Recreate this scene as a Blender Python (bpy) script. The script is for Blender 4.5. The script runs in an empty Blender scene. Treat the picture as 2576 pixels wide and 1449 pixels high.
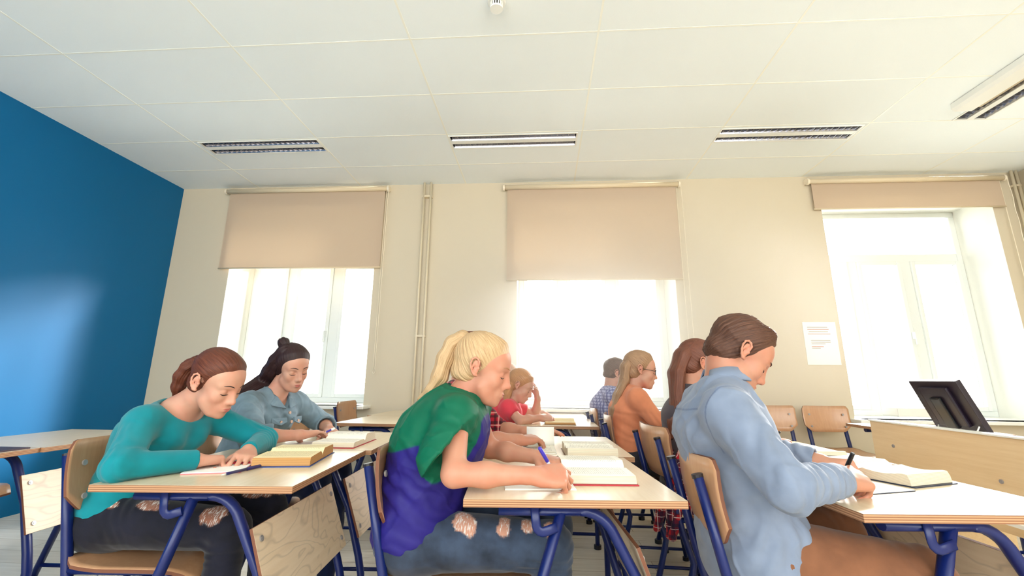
import bpy, bmesh, math, random
import numpy as np
from mathutils import Vector, Matrix
random.seed(7); rng = np.random.RandomState(11)
SC = bpy.context.scene
COL = SC.collection

# ---------------------------------------------------------------- camera
CAM_F, YAW, PITCH, ROLL = 1173.437, math.radians(4.07385), math.radians(13.876835), math.radians(0.51404)
CX, CY = -7.958, -58.609
CAM_Z = 1.06
def cam_axes():
    cy, sy, cp, sp = math.cos(YAW), math.sin(YAW), math.cos(PITCH), math.sin(PITCH)
    F = Vector((-sy*cp, cy*cp, sp)); r0 = Vector((cy, sy, 0)); u0 = r0.cross(F)
    c, s = math.cos(ROLL), math.sin(ROLL)
    return c*r0+s*u0, -s*r0+c*u0, F
cr, cu, cf = cam_axes()
cd = bpy.data.cameras.new('camera'); cam = bpy.data.objects.new('camera', cd); COL.objects.link(cam)
cam.matrix_world = Matrix(((cr.x, cu.x, -cf.x, 0), (cr.y, cu.y, -cf.y, 0), (cr.z, cu.z, -cf.z, CAM_Z), (0, 0, 0, 1)))
cd.sensor_fit = 'HORIZONTAL'; cd.sensor_width = 36; cd.lens = CAM_F/2576*36
cd.shift_x = -CX/2576; cd.shift_y = CY/2576
cd.clip_start = 0.05; cd.clip_end = 300
SC.camera = cam

# ---------------------------------------------------------------- world, sun, exposure
def lin(c):
    return tuple(((v/255)/12.92 if v/255 <= .04045 else (((v/255)+.055)/1.055)**2.4) for v in c)
w = bpy.data.worlds.new('sky'); SC.world = w; w.use_nodes = True
nt = w.node_tree; nt.nodes.clear()
out = nt.nodes.new('ShaderNodeOutputWorld'); bg = nt.nodes.new('ShaderNodeBackground')
tc = nt.nodes.new('ShaderNodeTexCoord'); sep = nt.nodes.new('ShaderNodeSeparateXYZ'); rmp = nt.nodes.new('ShaderNodeValToRGB')
nt.links.new(tc.outputs['Generated'], sep.inputs[0]); nt.links.new(sep.outputs['Z'], rmp.inputs[0])
rmp.color_ramp.elements[0].position = 0.0; rmp.color_ramp.elements[0].color = (1.0, .985, .92, 1)
rmp.color_ramp.elements[1].position = .7; rmp.color_ramp.elements[1].color = (.86, .95, .98, 1)
nt.links.new(rmp.outputs[0], bg.inputs[0]); bg.inputs[1].default_value = 2.35
nt.links.new(bg.outputs[0], out.inputs[0])
sd = bpy.data.lights.new('sun', 'SUN'); sun = bpy.data.objects.new('sun', sd); COL.objects.link(sun)
SUN_DIR = Vector((-.70, -.74, -.40)).normalized()         # the way the light travels
sun.rotation_euler = SUN_DIR.to_track_quat('-Z', 'Y').to_euler()
sun.location = (0, 30, 12)
sd.energy = 10.0; sd.angle = math.radians(24); sd.color = (1.0, .985, .965)
SC.view_settings.view_transform = 'Standard'; SC.view_settings.look = 'None'
SC.view_settings.gamma = 1; SC.view_settings.use_curve_mapping = False
SC.view_settings.exposure = 1.50
SC.cycles.use_adaptive_sampling = True; SC.cycles.adaptive_threshold = .02; SC.cycles.max_bounces = 8; SC.cycles.diffuse_bounces = 5; SC.cycles.caustics_reflective = False; SC.cycles.caustics_refractive = False
SC.cycles.sample_clamp_indirect = 4.0
SC.cycles.use_denoising = True

# ---------------------------------------------------------------- materials
def newmat(name):
    m = bpy.data.materials.new(name); m.use_nodes = True
    n = m.node_tree; b = n.nodes['Principled BSDF']
    return m, n, b
def mat(name, c, rough=.6, spec=.5, metal=0.0, bump=0, bscale=200, sheen=0, var=0, vscale=6, coat=0):
    m, n, b = newmat(name); L = n.links
    b.inputs['Base Color'].default_value = (*lin(c), 1); b.inputs['Roughness'].default_value = rough
    b.inputs['Specular IOR Level'].default_value = spec; b.inputs['Metallic'].default_value = metal
    if sheen: b.inputs['Sheen Weight'].default_value = sheen
    if coat: b.inputs['Coat Weight'].default_value = coat
    if bump or var:
        t = n.nodes.new('ShaderNodeTexCoord')
    if bump:
        x = n.nodes.new('ShaderNodeTexNoise'); x.inputs['Scale'].default_value = bscale; x.inputs['Detail'].default_value = 3
        L.new(t.outputs['Object'], x.inputs['Vector'])
        bp = n.nodes.new('ShaderNodeBump'); bp.inputs['Strength'].default_value = bump; bp.inputs['Distance'].default_value = .002
        L.new(x.outputs['Fac'], bp.inputs['Height']); L.new(bp.outputs[0], b.inputs['Normal'])
    if var:
        x = n.nodes.new('ShaderNodeTexNoise'); x.inputs['Scale'].default_value = vscale; x.inputs['Detail'].default_value = 5
        L.new(t.outputs['Object'], x.inputs['Vector'])
        h = n.nodes.new('ShaderNodeHueSaturation'); h.inputs['Color'].default_value = (*lin(c), 1)
        mr = n.nodes.new('ShaderNodeMapRange'); mr.inputs['From Min'].default_value = .3; mr.inputs['From Max'].default_value = .7
        mr.inputs['To Min'].default_value = 1-var; mr.inputs['To Max'].default_value = 1+var
        L.new(x.outputs['Fac'], mr.inputs['Value']); L.new(mr.outputs[0], h.inputs['Value']); L.new(h.outputs[0], b.inputs['Base Color'])
    return m
def wood(name, c1, c2, rough=.4, along='Y', scale=1.0, fig=0.0, coat=0.0, contrast=1.0):
    """plywood / laminate face: long fine grain, optional cathedral figure"""
    m, n, b = newmat(name); L = n.links
    t = n.nodes.new('ShaderNodeTexCoord'); mp = n.nodes.new('ShaderNodeMapping')
    s = {'X': (2, 40, 40), 'Y': (40, 2, 40), 'Z': (40, 40, 2)}[along]
    mp.inputs['Scale'].default_value = [v*scale for v in s]
    L.new(t.outputs['Object'], mp.inputs['Vector'])
    x = n.nodes.new('ShaderNodeTexNoise'); x.inputs['Scale'].default_value = 1.6; x.inputs['Detail'].default_value = 6; x.inputs['Roughness'].default_value = .65
    L.new(mp.outputs[0], x.inputs['Vector'])
    r = n.nodes.new('ShaderNodeValToRGB'); r.color_ramp.elements[0].position = .5-.2/contrast; r.color_ramp.elements[1].position = .5+.2/contrast
    r.color_ramp.elements[0].color = (*lin(c2), 1); r.color_ramp.elements[1].color = (*lin(c1), 1)
    L.new(x.outputs['Fac'], r.inputs[0]); colr = r.outputs[0]
    if fig:
        mp2 = n.nodes.new('ShaderNodeMapping'); s2 = {'X': (3, 7, 7), 'Y': (7, 3, 7), 'Z': (7, 7, 3)}[along]; mp2.inputs['Scale'].default_value = [v*.9 for v in s2]
        L.new(t.outputs['Object'], mp2.inputs['Vector'])
        y = n.nodes.new('ShaderNodeTexNoise'); y.inputs['Scale'].default_value = 1.1; y.inputs['Detail'].default_value = 2.0; y.inputs['Roughness'].default_value = .5; y.inputs['Distortion'].default_value = .4
        L.new(mp2.outputs[0], y.inputs['Vector'])
        mu = n.nodes.new('ShaderNodeMath'); mu.operation = 'MULTIPLY'; mu.inputs[1].default_value = 24; L.new(y.outputs['Fac'], mu.inputs[0])
        fr = n.nodes.new('ShaderNodeMath'); fr.operation = 'PINGPONG'; fr.inputs[1].default_value = 1; L.new(mu.outputs[0], fr.inputs[0])
        mr = n.nodes.new('ShaderNodeMapRange'); mr.inputs['From Min'].default_value = 0; mr.inputs['From Max'].default_value = .30
        mr.inputs['To Min'].default_value = fig; mr.inputs['To Max'].default_value = 0; L.new(fr.outputs[0], mr.inputs['Value'])
        mx = n.nodes.new('ShaderNodeMix'); mx.data_type = 'RGBA'; mx.inputs['B'].default_value = (*[v*.45 for v in lin(c2)], 1)
        L.new(mr.outputs[0], mx.inputs['Factor']); L.new(colr, mx.inputs['A']); colr = mx.outputs['Result']
    L.new(colr, b.inputs['Base Color']); b.inputs['Roughness'].default_value = rough
    if coat: b.inputs['Coat Weight'].default_value = coat; b.inputs['Coat Roughness'].default_value = .12
    return m
def ply_edge(name, c1, c2, axis='Z', period=.0028):
    m, n, b = newmat(name); L = n.links
    t = n.nodes.new('ShaderNodeTexCoord'); s = n.nodes.new('ShaderNodeSeparateXYZ'); L.new(t.outputs['Object'], s.inputs[0])
    mu = n.nodes.new('ShaderNodeMath'); mu.operation = 'MULTIPLY'; mu.inputs[1].default_value = 1/period; L.new(s.outputs[axis], mu.inputs[0])
    pp = n.nodes.new('ShaderNodeMath'); pp.operation = 'PINGPONG'; pp.inputs[1].default_value = 1; L.new(mu.outputs[0], pp.inputs[0])
    r = n.nodes.new('ShaderNodeValToRGB'); r.color_ramp.elements[0].position = .35; r.color_ramp.elements[1].position = .6
    r.color_ramp.elements[0].color = (*lin(c1), 1); r.color_ramp.elements[1].color = (*lin(c2), 1)
    L.new(pp.outputs[0], r.inputs[0]); L.new(r.outputs[0], b.inputs['Base Color']); b.inputs['Roughness'].default_value = .65
    return m
M = {}
M['wall'] = mat('beige_wall_paint', (213, 201, 178), .85, .25, bump=.15, bscale=350)
M['reveal'] = mat('white_reveal_paint', (240, 240, 232), .7, .3)
M['blue'] = mat('blue_wall_paint', (6, 101, 153), .5, .22, bump=.08, bscale=240)
M['frame'] = mat('white_window_plastic', (230, 234, 232), .35)
M['pipe'] = mat('cream_pipe_paint', (222, 208, 180), .4)
M['blind_tube'] = mat('cream_blind_tube', (226, 208, 176), .4)
M['chain'] = mat('bead_chain_plastic', (240, 228, 205), .4)
M['ceiling'] = mat('ceiling_tile', (243, 249, 250), .9, .2, bump=.25, bscale=500)
M['tbar'] = mat('ceiling_grid_metal', (246, 246, 236), .4)
M['desk_top'] = wood('maple_laminate', (234, 216, 186), (224, 202, 168), rough=.34, along='Y', coat=.25)
M['desk_edge'] = ply_edge('plywood_edge_bands', (190, 144, 106), (142, 98, 68))
M['panel'] = wood('birch_plywood_face', (232, 212, 184), (220, 196, 164), rough=.42, along='Y', fig=.38, contrast=.8)
M['panel_edge'] = mat('plywood_side', (112, 66, 44), .6)
M['seat_ply'] = wood('beech_plywood', (202, 156, 118), (186, 138, 100), rough=.33, along='Z', coat=.3, contrast=.7)
M['blue_metal'] = mat('blue_powder_coat', (12, 30, 92), .34, .45)
M['cap'] = mat('black_plastic_cap', (26, 22, 30), .4)
M['steel'] = mat('steel_bolt', (150, 146, 146), .35, metal=.25)
M['dark'] = mat('dark_lamp_inside', (16, 20, 40), .5)
M['louvre'] = mat('louvre_aluminium', (176, 176, 184), .16, metal=1.0)
M['white'] = mat('white_enamel', (242, 242, 236), .35)
M['black_plastic'] = mat('black_monitor_plastic', (30, 20, 34), .38)
M['black'] = mat('black_plastic', (16, 16, 20), .3)
M['page'] = mat('book_page_paper', (244, 236, 216), .85, .2)
M['page2'] = mat('aged_page_paper', (236, 214, 166), .85, .2)
M['paper'] = mat('white_paper', (246, 244, 238), .85, .2)

# blind fabric: woven cloth that lets light scatter through towards the room
def blind_mat():
    m, n, b = newmat('beige_blind_cloth'); L = n.links
    b.inputs['Base Color'].default_value = (*lin((212, 190, 166)), 1); b.inputs['Roughness'].default_value = .9
    tr = n.nodes.new('ShaderNodeBsdfTranslucent'); tr.inputs[0].default_value = (*lin((232, 220, 198)), 1)
    mx = n.nodes.new('ShaderNodeMixShader'); mx.inputs[0].default_value = .22
    L.new(b.outputs[0], mx.inputs[1]); L.new(tr.outputs[0], mx.inputs[2]); L.new(mx.outputs[0], n.nodes['Material Output'].inputs[0])
    return m
M['blind'] = blind_mat()
def floor_mat():
    m, n, b = newmat('pale_laminate_floor'); L = n.links
    t = n.nodes.new('ShaderNodeTexCoord'); mp = n.nodes.new('ShaderNodeMapping'); L.new(t.outputs['Object'], mp.inputs[0])
    br = n.nodes.new('ShaderNodeTexBrick'); br.inputs['Scale'].default_value = 1; br.inputs['Brick Width'].default_value = 1.3; br.inputs['Row Height'].default_value = .19
    br.inputs['Mortar Size'].default_value = .0025; br.inputs['Color1'].default_value = (*lin((240, 232, 218)), 1); br.inputs['Color2'].default_value = (*lin((228, 216, 198)), 1)
    br.inputs['Mortar'].default_value = (*lin((186, 168, 144)), 1); L.new(mp.outputs[0], br.inputs[0])
    mp2 = n.nodes.new('ShaderNodeMapping'); mp2.inputs['Scale'].default_value = (1.5, 22, 1); L.new(t.outputs['Object'], mp2.inputs[0])
    x = n.nodes.new('ShaderNodeTexNoise'); x.inputs['Scale'].default_value = 2; x.inputs['Detail'].default_value = 6; L.new(mp2.outputs[0], x.inputs[0])
    r = n.nodes.new('ShaderNodeValToRGB'); r.color_ramp.elements[0].position = .3; r.color_ramp.elements[0].color = (.74, .71, .66, 1); r.color_ramp.elements[1].position = .62; r.color_ramp.elements[1].color = (1, 1, 1, 1)
    L.new(x.outputs['Fac'], r.inputs[0])
    mx = n.nodes.new('ShaderNodeMix'); mx.data_type = 'RGBA'; mx.blend_type = 'MULTIPLY'; mx.inputs['Factor'].default_value = .55
    L.new(br.outputs[0], mx.inputs['A']); L.new(r.outputs[0], mx.inputs['B']); L.new(mx.outputs['Result'], b.inputs['Base Color'])
    b.inputs['Roughness'].default_value = .38
    return m
M['floor'] = floor_mat()
def glass_mat():
    m, n, b = newmat('window_glass'); L = n.links
    g = n.nodes.new('ShaderNodeBsdfGlossy'); g.inputs['Roughness'].default_value = .02
    t = n.nodes.new('ShaderNodeBsdfTransparent'); fz = n.nodes.new('ShaderNodeFresnel'); fz.inputs[0].default_value = 1.3
    mx = n.nodes.new('ShaderNodeMixShader'); L.new(fz.outputs[0], mx.inputs[0]); L.new(t.outputs[0], mx.inputs[1]); L.new(g.outputs[0], mx.inputs[2])
    L.new(mx.outputs[0], n.nodes['Material Output'].inputs[0]); n.nodes.remove(b)
    return m
M['glass'] = glass_mat()

# ---------------------------------------------------------------- mesh helpers
class MB:
    """collects shapes; build() links them as ONE mesh object"""
    def __init__(s): s.bm = bmesh.new()
    def _mi(s, fs, mi):
        for f in fs: f.material_index = mi
    def box(s, c, d, rot=None, mi=0, bev=0):
        r = bmesh.ops.create_cube(s.bm, size=1); vs = r['verts']
        m = Matrix.Diagonal((*d, 1))
        if rot is not None: m = rot.to_4x4() @ m
        m = Matrix.Translation(c) @ m
        bmesh.ops.transform(s.bm, matrix=m, verts=vs)
        fs = {f for v in vs for f in v.link_faces}
        if bev:
            es = list({e for v in vs for e in v.link_edges})
            rr = bmesh.ops.bevel(s.bm, geom=es, offset=bev, segments=2, affect='EDGES', profile=.7)
            fs = set(rr['faces']) | {f for f in fs if f.is_valid}
        s._mi(fs, mi); return vs
    def tube(s, pts, r, seg=10, mi=0, flat=1.0, up=(0, 1, 0), closed=False, caps=True):
        pts = [Vector(p) for p in pts]; n = len(pts); rings = []
        up = Vector(up)
        for i, p in enumerate(pts):
            a = pts[(i-1) % n] if (i > 0 or closed) else p
            b = pts[(i+1) % n] if (i < n-1 or closed) else p
            t = (b-a).normalized()
            u = (up - up.dot(t)*t)
            if u.length < 1e-4: u = Vector((1, 0, 0))-Vector((1, 0, 0)).dot(t)*t
            u.normalize(); v = t.cross(u)
            rr = r[i] if isinstance(r, (list, tuple)) else r
            rings.append([s.bm.verts.new(p + (u*math.cos(2*math.pi*k/seg)*flat + v*math.sin(2*math.pi*k/seg))*rr) for k in range(seg)])
        m = n if closed else n-1
        for i in range(m):
            A, B = rings[i], rings[(i+1) % n]
            for k in range(seg):
                f = s.bm.faces.new((A[k], A[(k+1) % seg], B[(k+1) % seg], B[k])); f.material_index = mi; f.smooth = True
        if caps and not closed:
            f = s.bm.faces.new(rings[0][::-1]); f.material_index = mi
            f = s.bm.faces.new(rings[-1]); f.material_index = mi
    def prism(s, prof, y0, y1, axis='Y', mi=0, mi_end=None, smooth=False):
        """closed 2-D profile (a,b) extruded along an axis"""
        def P(a, b, h): return {'Y': (a, h, b), 'X': (h, a, b), 'Z': (a, b, h)}[axis]
        A = [s.bm.verts.new(P(a, b, y0)) for a, b in prof]; B = [s.bm.verts.new(P(a, b, y1)) for a, b in prof]
        n = len(prof)
        for i in range(n):
            f = s.bm.faces.new((A[i], A[(i+1) % n], B[(i+1) % n], B[i])); f.material_index = mi; f.smooth = smooth
        me = mi if mi_end is None else mi_end
        f = s.bm.faces.new(A[::-1]); f.material_index = me
        f = s.bm.faces.new(B); f.material_index = me
    def quad(s, ps, mi=0):
        f = s.bm.faces.new([s.bm.verts.new(p) for p in ps]); f.material_index = mi
    def disc(s, c, r, h, axis=(0, 0, 1), seg=16, mi=0, r2=None):
        rot = Vector((0, 0, 1)).rotation_difference(Vector(axis)).to_matrix().to_4x4()
        q = bmesh.ops.create_cone(s.bm, cap_ends=True, segments=seg, radius1=r, radius2=r if r2 is None else r2, depth=h)
        bmesh.ops.transform(s.bm, matrix=Matrix.Translation(c) @ rot, verts=q['verts'])
        s._mi({f for v in q['verts'] for f in v.link_faces}, mi)
    def ball(s, c, r, sc=(1, 1, 1), seg=14, mi=0, rot=None):
        q = bmesh.ops.create_uvsphere(s.bm, u_segments=seg, v_segments=seg//2+2, radius=r)
        m = Matrix.Translation(c) @ (rot.to_4x4() if rot is not None else Matrix()) @ Matrix.Diagonal((*sc, 1))
        bmesh.ops.transform(s.bm, matrix=m, verts=q['verts'])
        for f in {f for v in q['verts'] for f in v.link_faces}: f.material_index = mi; f.smooth = True
    def build(s, name, mats, parent=None, loc=None, bevel=0, solid=0, recalc=True):
        if recalc: bmesh.ops.recalc_face_normals(s.bm, faces=s.bm.faces[:])
        me = bpy.data.meshes.new(name); s.bm.to_mesh(me); s.bm.free()
        for m in (mats if isinstance(mats, (list, tuple)) else [mats]): me.materials.append(M[m] if isinstance(m, str) else m)
        o = bpy.data.objects.new(name, me); COL.objects.link(o)
        if parent is not None: o.parent = parent
        if loc is not None: o.location = loc
        if bevel:
            b = o.modifiers.new('bevel', 'BEVEL'); b.width = bevel; b.segments = 2; b.limit_method = 'ANGLE'; b.angle_limit = math.radians(50)
        if solid:
            b = o.modifiers.new('solid', 'SOLIDIFY'); b.thickness = solid; b.offset = 0
        return o
def tag(o, label, cat, group=None, kind=None):
    if label: o['label'] = label
    if cat: o['category'] = cat
    if group: o['group'] = group
    if kind: o['kind'] = kind
    return o
def thing(name, label, cat, loc=(0, 0, 0), rz=0, group=None):
    o = bpy.data.objects.new(name, None); COL.objects.link(o); o.empty_display_size = .1
    o.location = loc; o.rotation_euler = (0, 0, rz)
    return tag(o, label, cat, group)
def struct(o): o['kind'] = 'structure'; return o
def copy_tree(o, parent=None):
    kids = [c for c in COL.objects if c.parent is o]
    c = o.copy(); COL.objects.link(c); c.parent = parent
    if parent is not None: c.matrix_parent_inverse = o.matrix_parent_inverse.copy()
    for k in kids: copy_tree(k, c)
    return c
def arc(cx, cz, r, a0, a1, n=7):
    return [(cx+r*math.cos(math.radians(a0+(a1-a0)*i/(n-1))), cz+r*math.sin(math.radians(a0+(a1-a0)*i/(n-1)))) for i in range(n)]
R3 = lambda ax, deg: Matrix.Rotation(math.radians(deg), 3, ax)

# ---------------------------------------------------------------- the room
XL, XR, YW, H, YB = -4.14, 4.90, 4.79, 3.183, -3.2
YF = 5.28                                             # plane of the window frames
WIN = [(-3.44, -1.80, .80), (-.255, 1.375, .80), (2.915, 4.584, .74)]   # x0, x1, sill height
WTOP = 2.92
b = MB(); b.quad([(XL, YB, 0), (XR, YB, 0), (XR, YW, 0), (XL, YW, 0)]); struct(b.build('floor', 'floor'))
b = MB(); b.box((XL-.06, (YB+YW)/2, H/2), (.12, YW-YB, H)); struct(b.build('wall_left', 'blue'))
b = MB(); b.box((XR+.06, (YB+YW)/2, H/2), (.12, YW-YB, H)); struct(b.build('wall_right', 'wall'))
b = MB(); b.box(((XL+XR)/2, YB-.06, .45), (XR-XL, .12, .90)); struct(b.build('wall_fill_block', 'wall'))  # unseen low wall behind the camera, added to cut the front fill light
b = MB()                                              # window wall: piers, sill walls and lintels, 0.7 m deep
D = .70; yc = YW+D/2
xs = [XL-.12]+[v for q in WIN for v in q[:2]]+[XR+.12]
for i in range(0, 8, 2): b.box(((xs[i]+xs[i+1])/2, yc, H/2), (xs[i+1]-xs[i], D, H))
for x0, x1, sz in WIN:
    b.box(((x0+x1)/2, yc, (sz-.03)/2), (x1-x0, D, sz-.03)); b.box(((x0+x1)/2, yc, (WTOP+H)/2), (x1-x0, D, H-WTOP))
bmesh.ops.remove_doubles(b.bm, verts=b.bm.verts[:], dist=1e-4)
o = b.build('wall_back', ['wall', 'reveal'])
for p in o.data.polygons:                             # the reveals inside the openings are painted white
    if abs(p.normal.x) > .9 or p.normal.z < -.9: p.material_index = 1
struct(o)
for i, (x0, x1, sz) in enumerate(WIN):
    root = thing('window_%d' % (i+1), None, None); struct(root)
    b = MB(); zt, f = WTOP, .055
    b.box(((x0+x1)/2, YF, zt-f/2), (x1-x0, .07, f)); b.box(((x0+x1)/2, YF, sz+f/2), (x1-x0, .07, f))
    for xx in (x0+f/2, x1-f/2): b.box((xx, YF, (zt+sz)/2), (f, .07, zt-sz-2*f))
    tz = 2.40; b.box(((x0+x1)/2, YF, tz), (x1-x0-.11, .066, .085))
    W_ = x1-x0; mx = [x0+W_*.30, x0+W_*.635]
    for k, xx in enumerate(mx): b.box((xx, YF, (tz+sz)/2), (.11, .060, tz-sz-.004), mi=0)
    b.build('window_frame', 'frame', root, bevel=.006)
    edges = [x0+f, mx[0]-.055, mx[0]+.055, mx[1]-.055, mx[1]+.055, x1-f]
    for k in range(3):                                # one sash per light
        a, c = edges[2*k], edges[2*k+1]; b = MB(); s_ = .04; z0, z1 = sz+f, tz-.042
        for xx in (a+s_/2, c-s_/2): b.box((xx, YF-.02, (z0+z1)/2), (s_, .056, z1-z0))
        for zz in (z0+s_/2, z1-s_/2): b.box(((a+c)/2, YF-.02, zz), (c-a-2*s_, .052, s_))
        sa = b.build('window_sash', 'frame', root, bevel=.004)
        b = MB(); b.box(((a+c)/2, YF, (z0+z1)/2), (c-a-.06, .008, z1-z0-.06)); b.build('pane', 'glass', root)
        if k == 1:
            b = MB(); b.box((c-s_/2, YF-.075, 1.55), (.022, .03, .07)); b.box((c-s_/2, YF-.095, 1.52), (.018, .012, .13)); b.build('window_handle', 'frame', sa)
    b = MB(); b.box(((x0+x1)/2, YF, (tz+zt)/2-.0), (W_-.1, .008, zt-tz-.13)); b.build('pane', 'glass', root)
    b = MB(); b.box(((x0+x1)/2, YW+.17, sz-.015), (W_+.0, .66, .03)); b.box(((x0+x1)/2, YW-.10, sz-.0145), (W_+.16, .22, .029)); b.build('window_sill', 'white', root, bevel=.006)

# ceiling with openings for the lamps
LAMPS = [(-3.18, 3.73, 1.145, .245), (-.824, 3.74, 1.158, .245), (1.565, 3.745, 1.178, .245)]
LAMP4 = (3.405, 2.56, .262, 1.15)
holes = [(x, y, x+w_, y+d_) for x, y, w_, d_ in LAMPS]+[(LAMP4[0], LAMP4[1], LAMP4[0]+LAMP4[2], LAMP4[1]+LAMP4[3])]
b = MB(); gx = sorted({XL, XR}|{v for h in holes for v in (h[0], h[2])}); gy = sorted({YB, YW}|{v for h in holes for v in (h[1], h[3])})
for i in range(len(gx)-1):
    for j in range(len(gy)-1):
        cx_, cy_ = (gx[i]+gx[i+1])/2, (gy[j]+gy[j+1])/2
        if any(h[0] < cx_ < h[2] and h[1] < cy_ < h[3] for h in holes): continue
        b.quad([(gx[i], gy[j], H), (gx[i], gy[j+1], H), (gx[i+1], gy[j+1], H), (gx[i+1], gy[j], H)])
struct(b.build('ceiling', 'ceiling', recalc=False))
b = MB(); b.box(((XL+XR)/2, (YB+YW)/2, H+.30), (XR-XL, YW-YB, .06)); struct(b.build('ceiling_slab', 'reveal'))
b = MB()
X0, Y0 = -3.230, 1.915
for i in range(-1, 8):
    x = X0+1.2*i
    if x < XL+.02 or x > XR: continue
    b.box((x, (YB+YW)/2, H-.0006), (.013, YW-YB, .0020))
for j in range(-9, 5):
    y = Y0+.6*j
    if y > YW or y < YB: continue
    y0 = y
    segs = [(XL, XR)]
    for h in holes:
        if h[1]-.01 < y0 < h[3]+.01:
            segs = [q for s0, s1 in segs for q in (((s0, h[0]), (h[2], s1)) if s0 < h[0] < s1 else ((s0, s1),))]
    for s0, s1 in segs: b.box(((s0+s1)/2, y0, H-.0004), (s1-s0, .012, .0018))
struct(b.build('trim_1', 'tbar'))

def make_lamp():
    root = thing('ceiling_lamp', 'x', 'ceiling lamp')
    Wd, Dp = 1.15, .245
    b = MB()
    b.box((Wd/2, .006, .0), (Wd, .012, .012)); b.box((Wd/2, Dp-.006, 0), (Wd, .012, .012)); b.box((.006, Dp/2, 0), (.012, Dp-.024, .012)); b.box((Wd-.006, Dp/2, 0), (.012, Dp-.024, .012))
    b.box((Wd/2, Dp/2, 0), (Wd-.024, .05, .010)); b.build('lamp_frame', 'white', root)
    b = MB(); b.box((Wd/2, Dp/2, .085), (Wd, Dp, .004))
    for yy in (.002, Dp-.002): b.box((Wd/2, yy, .045), (Wd, .004, .078))
    for xx in (.002, Wd-.002): b.box((xx, Dp/2, .045), (.004, Dp-.008, .078))
    b.build('lamp_housing', 'dark', root)
    for k, (a, c) in enumerate(((.014, .095), (Dp-.095, Dp-.014))):
        b = MB()
        for i in range(23):
            x = .03+i*(Wd-.06)/22
            b.prism([(x-.0008, .003), (x+.0008, .003), (x+.007, .050), (x-.007, .050)], a, c, 'Y')
        for yy, s in ((a, 1), (c, -1)):
            b.prism([(yy, .0), (yy+s*.002, .0), (yy+s*.020, .05), (yy+s*.018, .05)], .014, Wd-.014, 'X')
        b.build('louvre', 'louvre', root)
        b = MB(); b.tube([(.03, (a+c)/2, .062), (Wd-.03, (a+c)/2, .062)], .008, 8); b.build('fluorescent_tube', 'white', root)
    return root
lp = make_lamp()
LL = ['recessed twin-louvre lamp in the ceiling nearest the blue wall', 'recessed twin-louvre ceiling lamp before the middle window, louvres reading pale', 'recessed twin-louvre ceiling lamp above the wall poster and the young man']
for i, (x, y, w_, d_) in enumerate(LAMPS):
    o = lp if i == 0 else copy_tree(lp)
    o.location = (x, y, H); o.scale = (w_/1.15, d_/.245, 1); o['label'] = LL[i]; o['group'] = 'recessed ceiling lamps'
o = copy_tree(lp); o.location = (LAMP4[0]+LAMP4[2], LAMP4[1], H); o.rotation_euler = (0, 0, math.pi/2); o.scale = (1, LAMP4[2]/.245, 1)
o['label'] = 'recessed ceiling lamp turned lengthwise, half hidden by the hanging projector screen case'; o['group'] = 'recessed ceiling lamps'

# projector screen case under the ceiling, right
pc = thing('projector_screen_case', 'long white projector screen case hung from the ceiling beside a lengthwise lamp', 'projector screen')
b = MB(); b.prism([(3.20, H-.045), (3.22, H-.065), (3.345, H-.065), (3.345, H-.003), (3.20, H-.003)], 1.2, 3.47, 'Y'); b.build('case', 'white', pc)
b = MB(); b.box((3.362, 2.33, H-.030), (.034, 2.2, .052)); b.build('slot', mat('beige_slot', (196, 178, 150), .7), pc)
b = MB(); b.box((3.362, 3.455, H-.030), (.036, .030, .054)); b.build('end_bracket', 'black', pc)

# smoke detector
sdv = thing('smoke_detector', 'round white smoke detector with dark vents on the ceiling', 'smoke detector', (-.244, 2.235, H))
b = MB(); b.disc((0, 0, -.010), .052, .02, r2=None, seg=28); b.build('base', 'white', sdv, bevel=.004)
b = MB(); b.disc((0, 0, -.034), .030, .030, seg=28); b.build('sensor_core', 'black', sdv)
b = MB()
for k in range(16):
    a = 2*math.pi*k/16; b.box((.035*math.cos(a), .035*math.sin(a), -.034), (.006, .006, .03), Matrix.Rotation(a, 3, 'Z'))
b.disc((0, 0, -.054), .037, .012, seg=28, r2=.037); b.build('cage', 'white', sdv)

# heating pipes
def pipes(x, tx, label):
    t = thing('heating_pipe', label, 'pipe', (x, YW, 0))
    for dx in (0, tx):
        b = MB(); b.tube([(dx, -.045, 0.02), (dx, -.045, H-.002)], .013, 10); b.build('pipe', 'pipe', t)
    for zz_ in (1.49, 3.02): b = MB(); b.box((tx/2, -.028, zz_), (tx+.03, .055, .02)); b.build('bracket', 'pipe', t)
    return t
pipes(-1.285, .075, 'pair of thin cream heating pipes on the wall between the first two blinds')
pipes(4.80, .045, 'cream pipe in the far corner beside the widest uncovered window')

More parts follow.
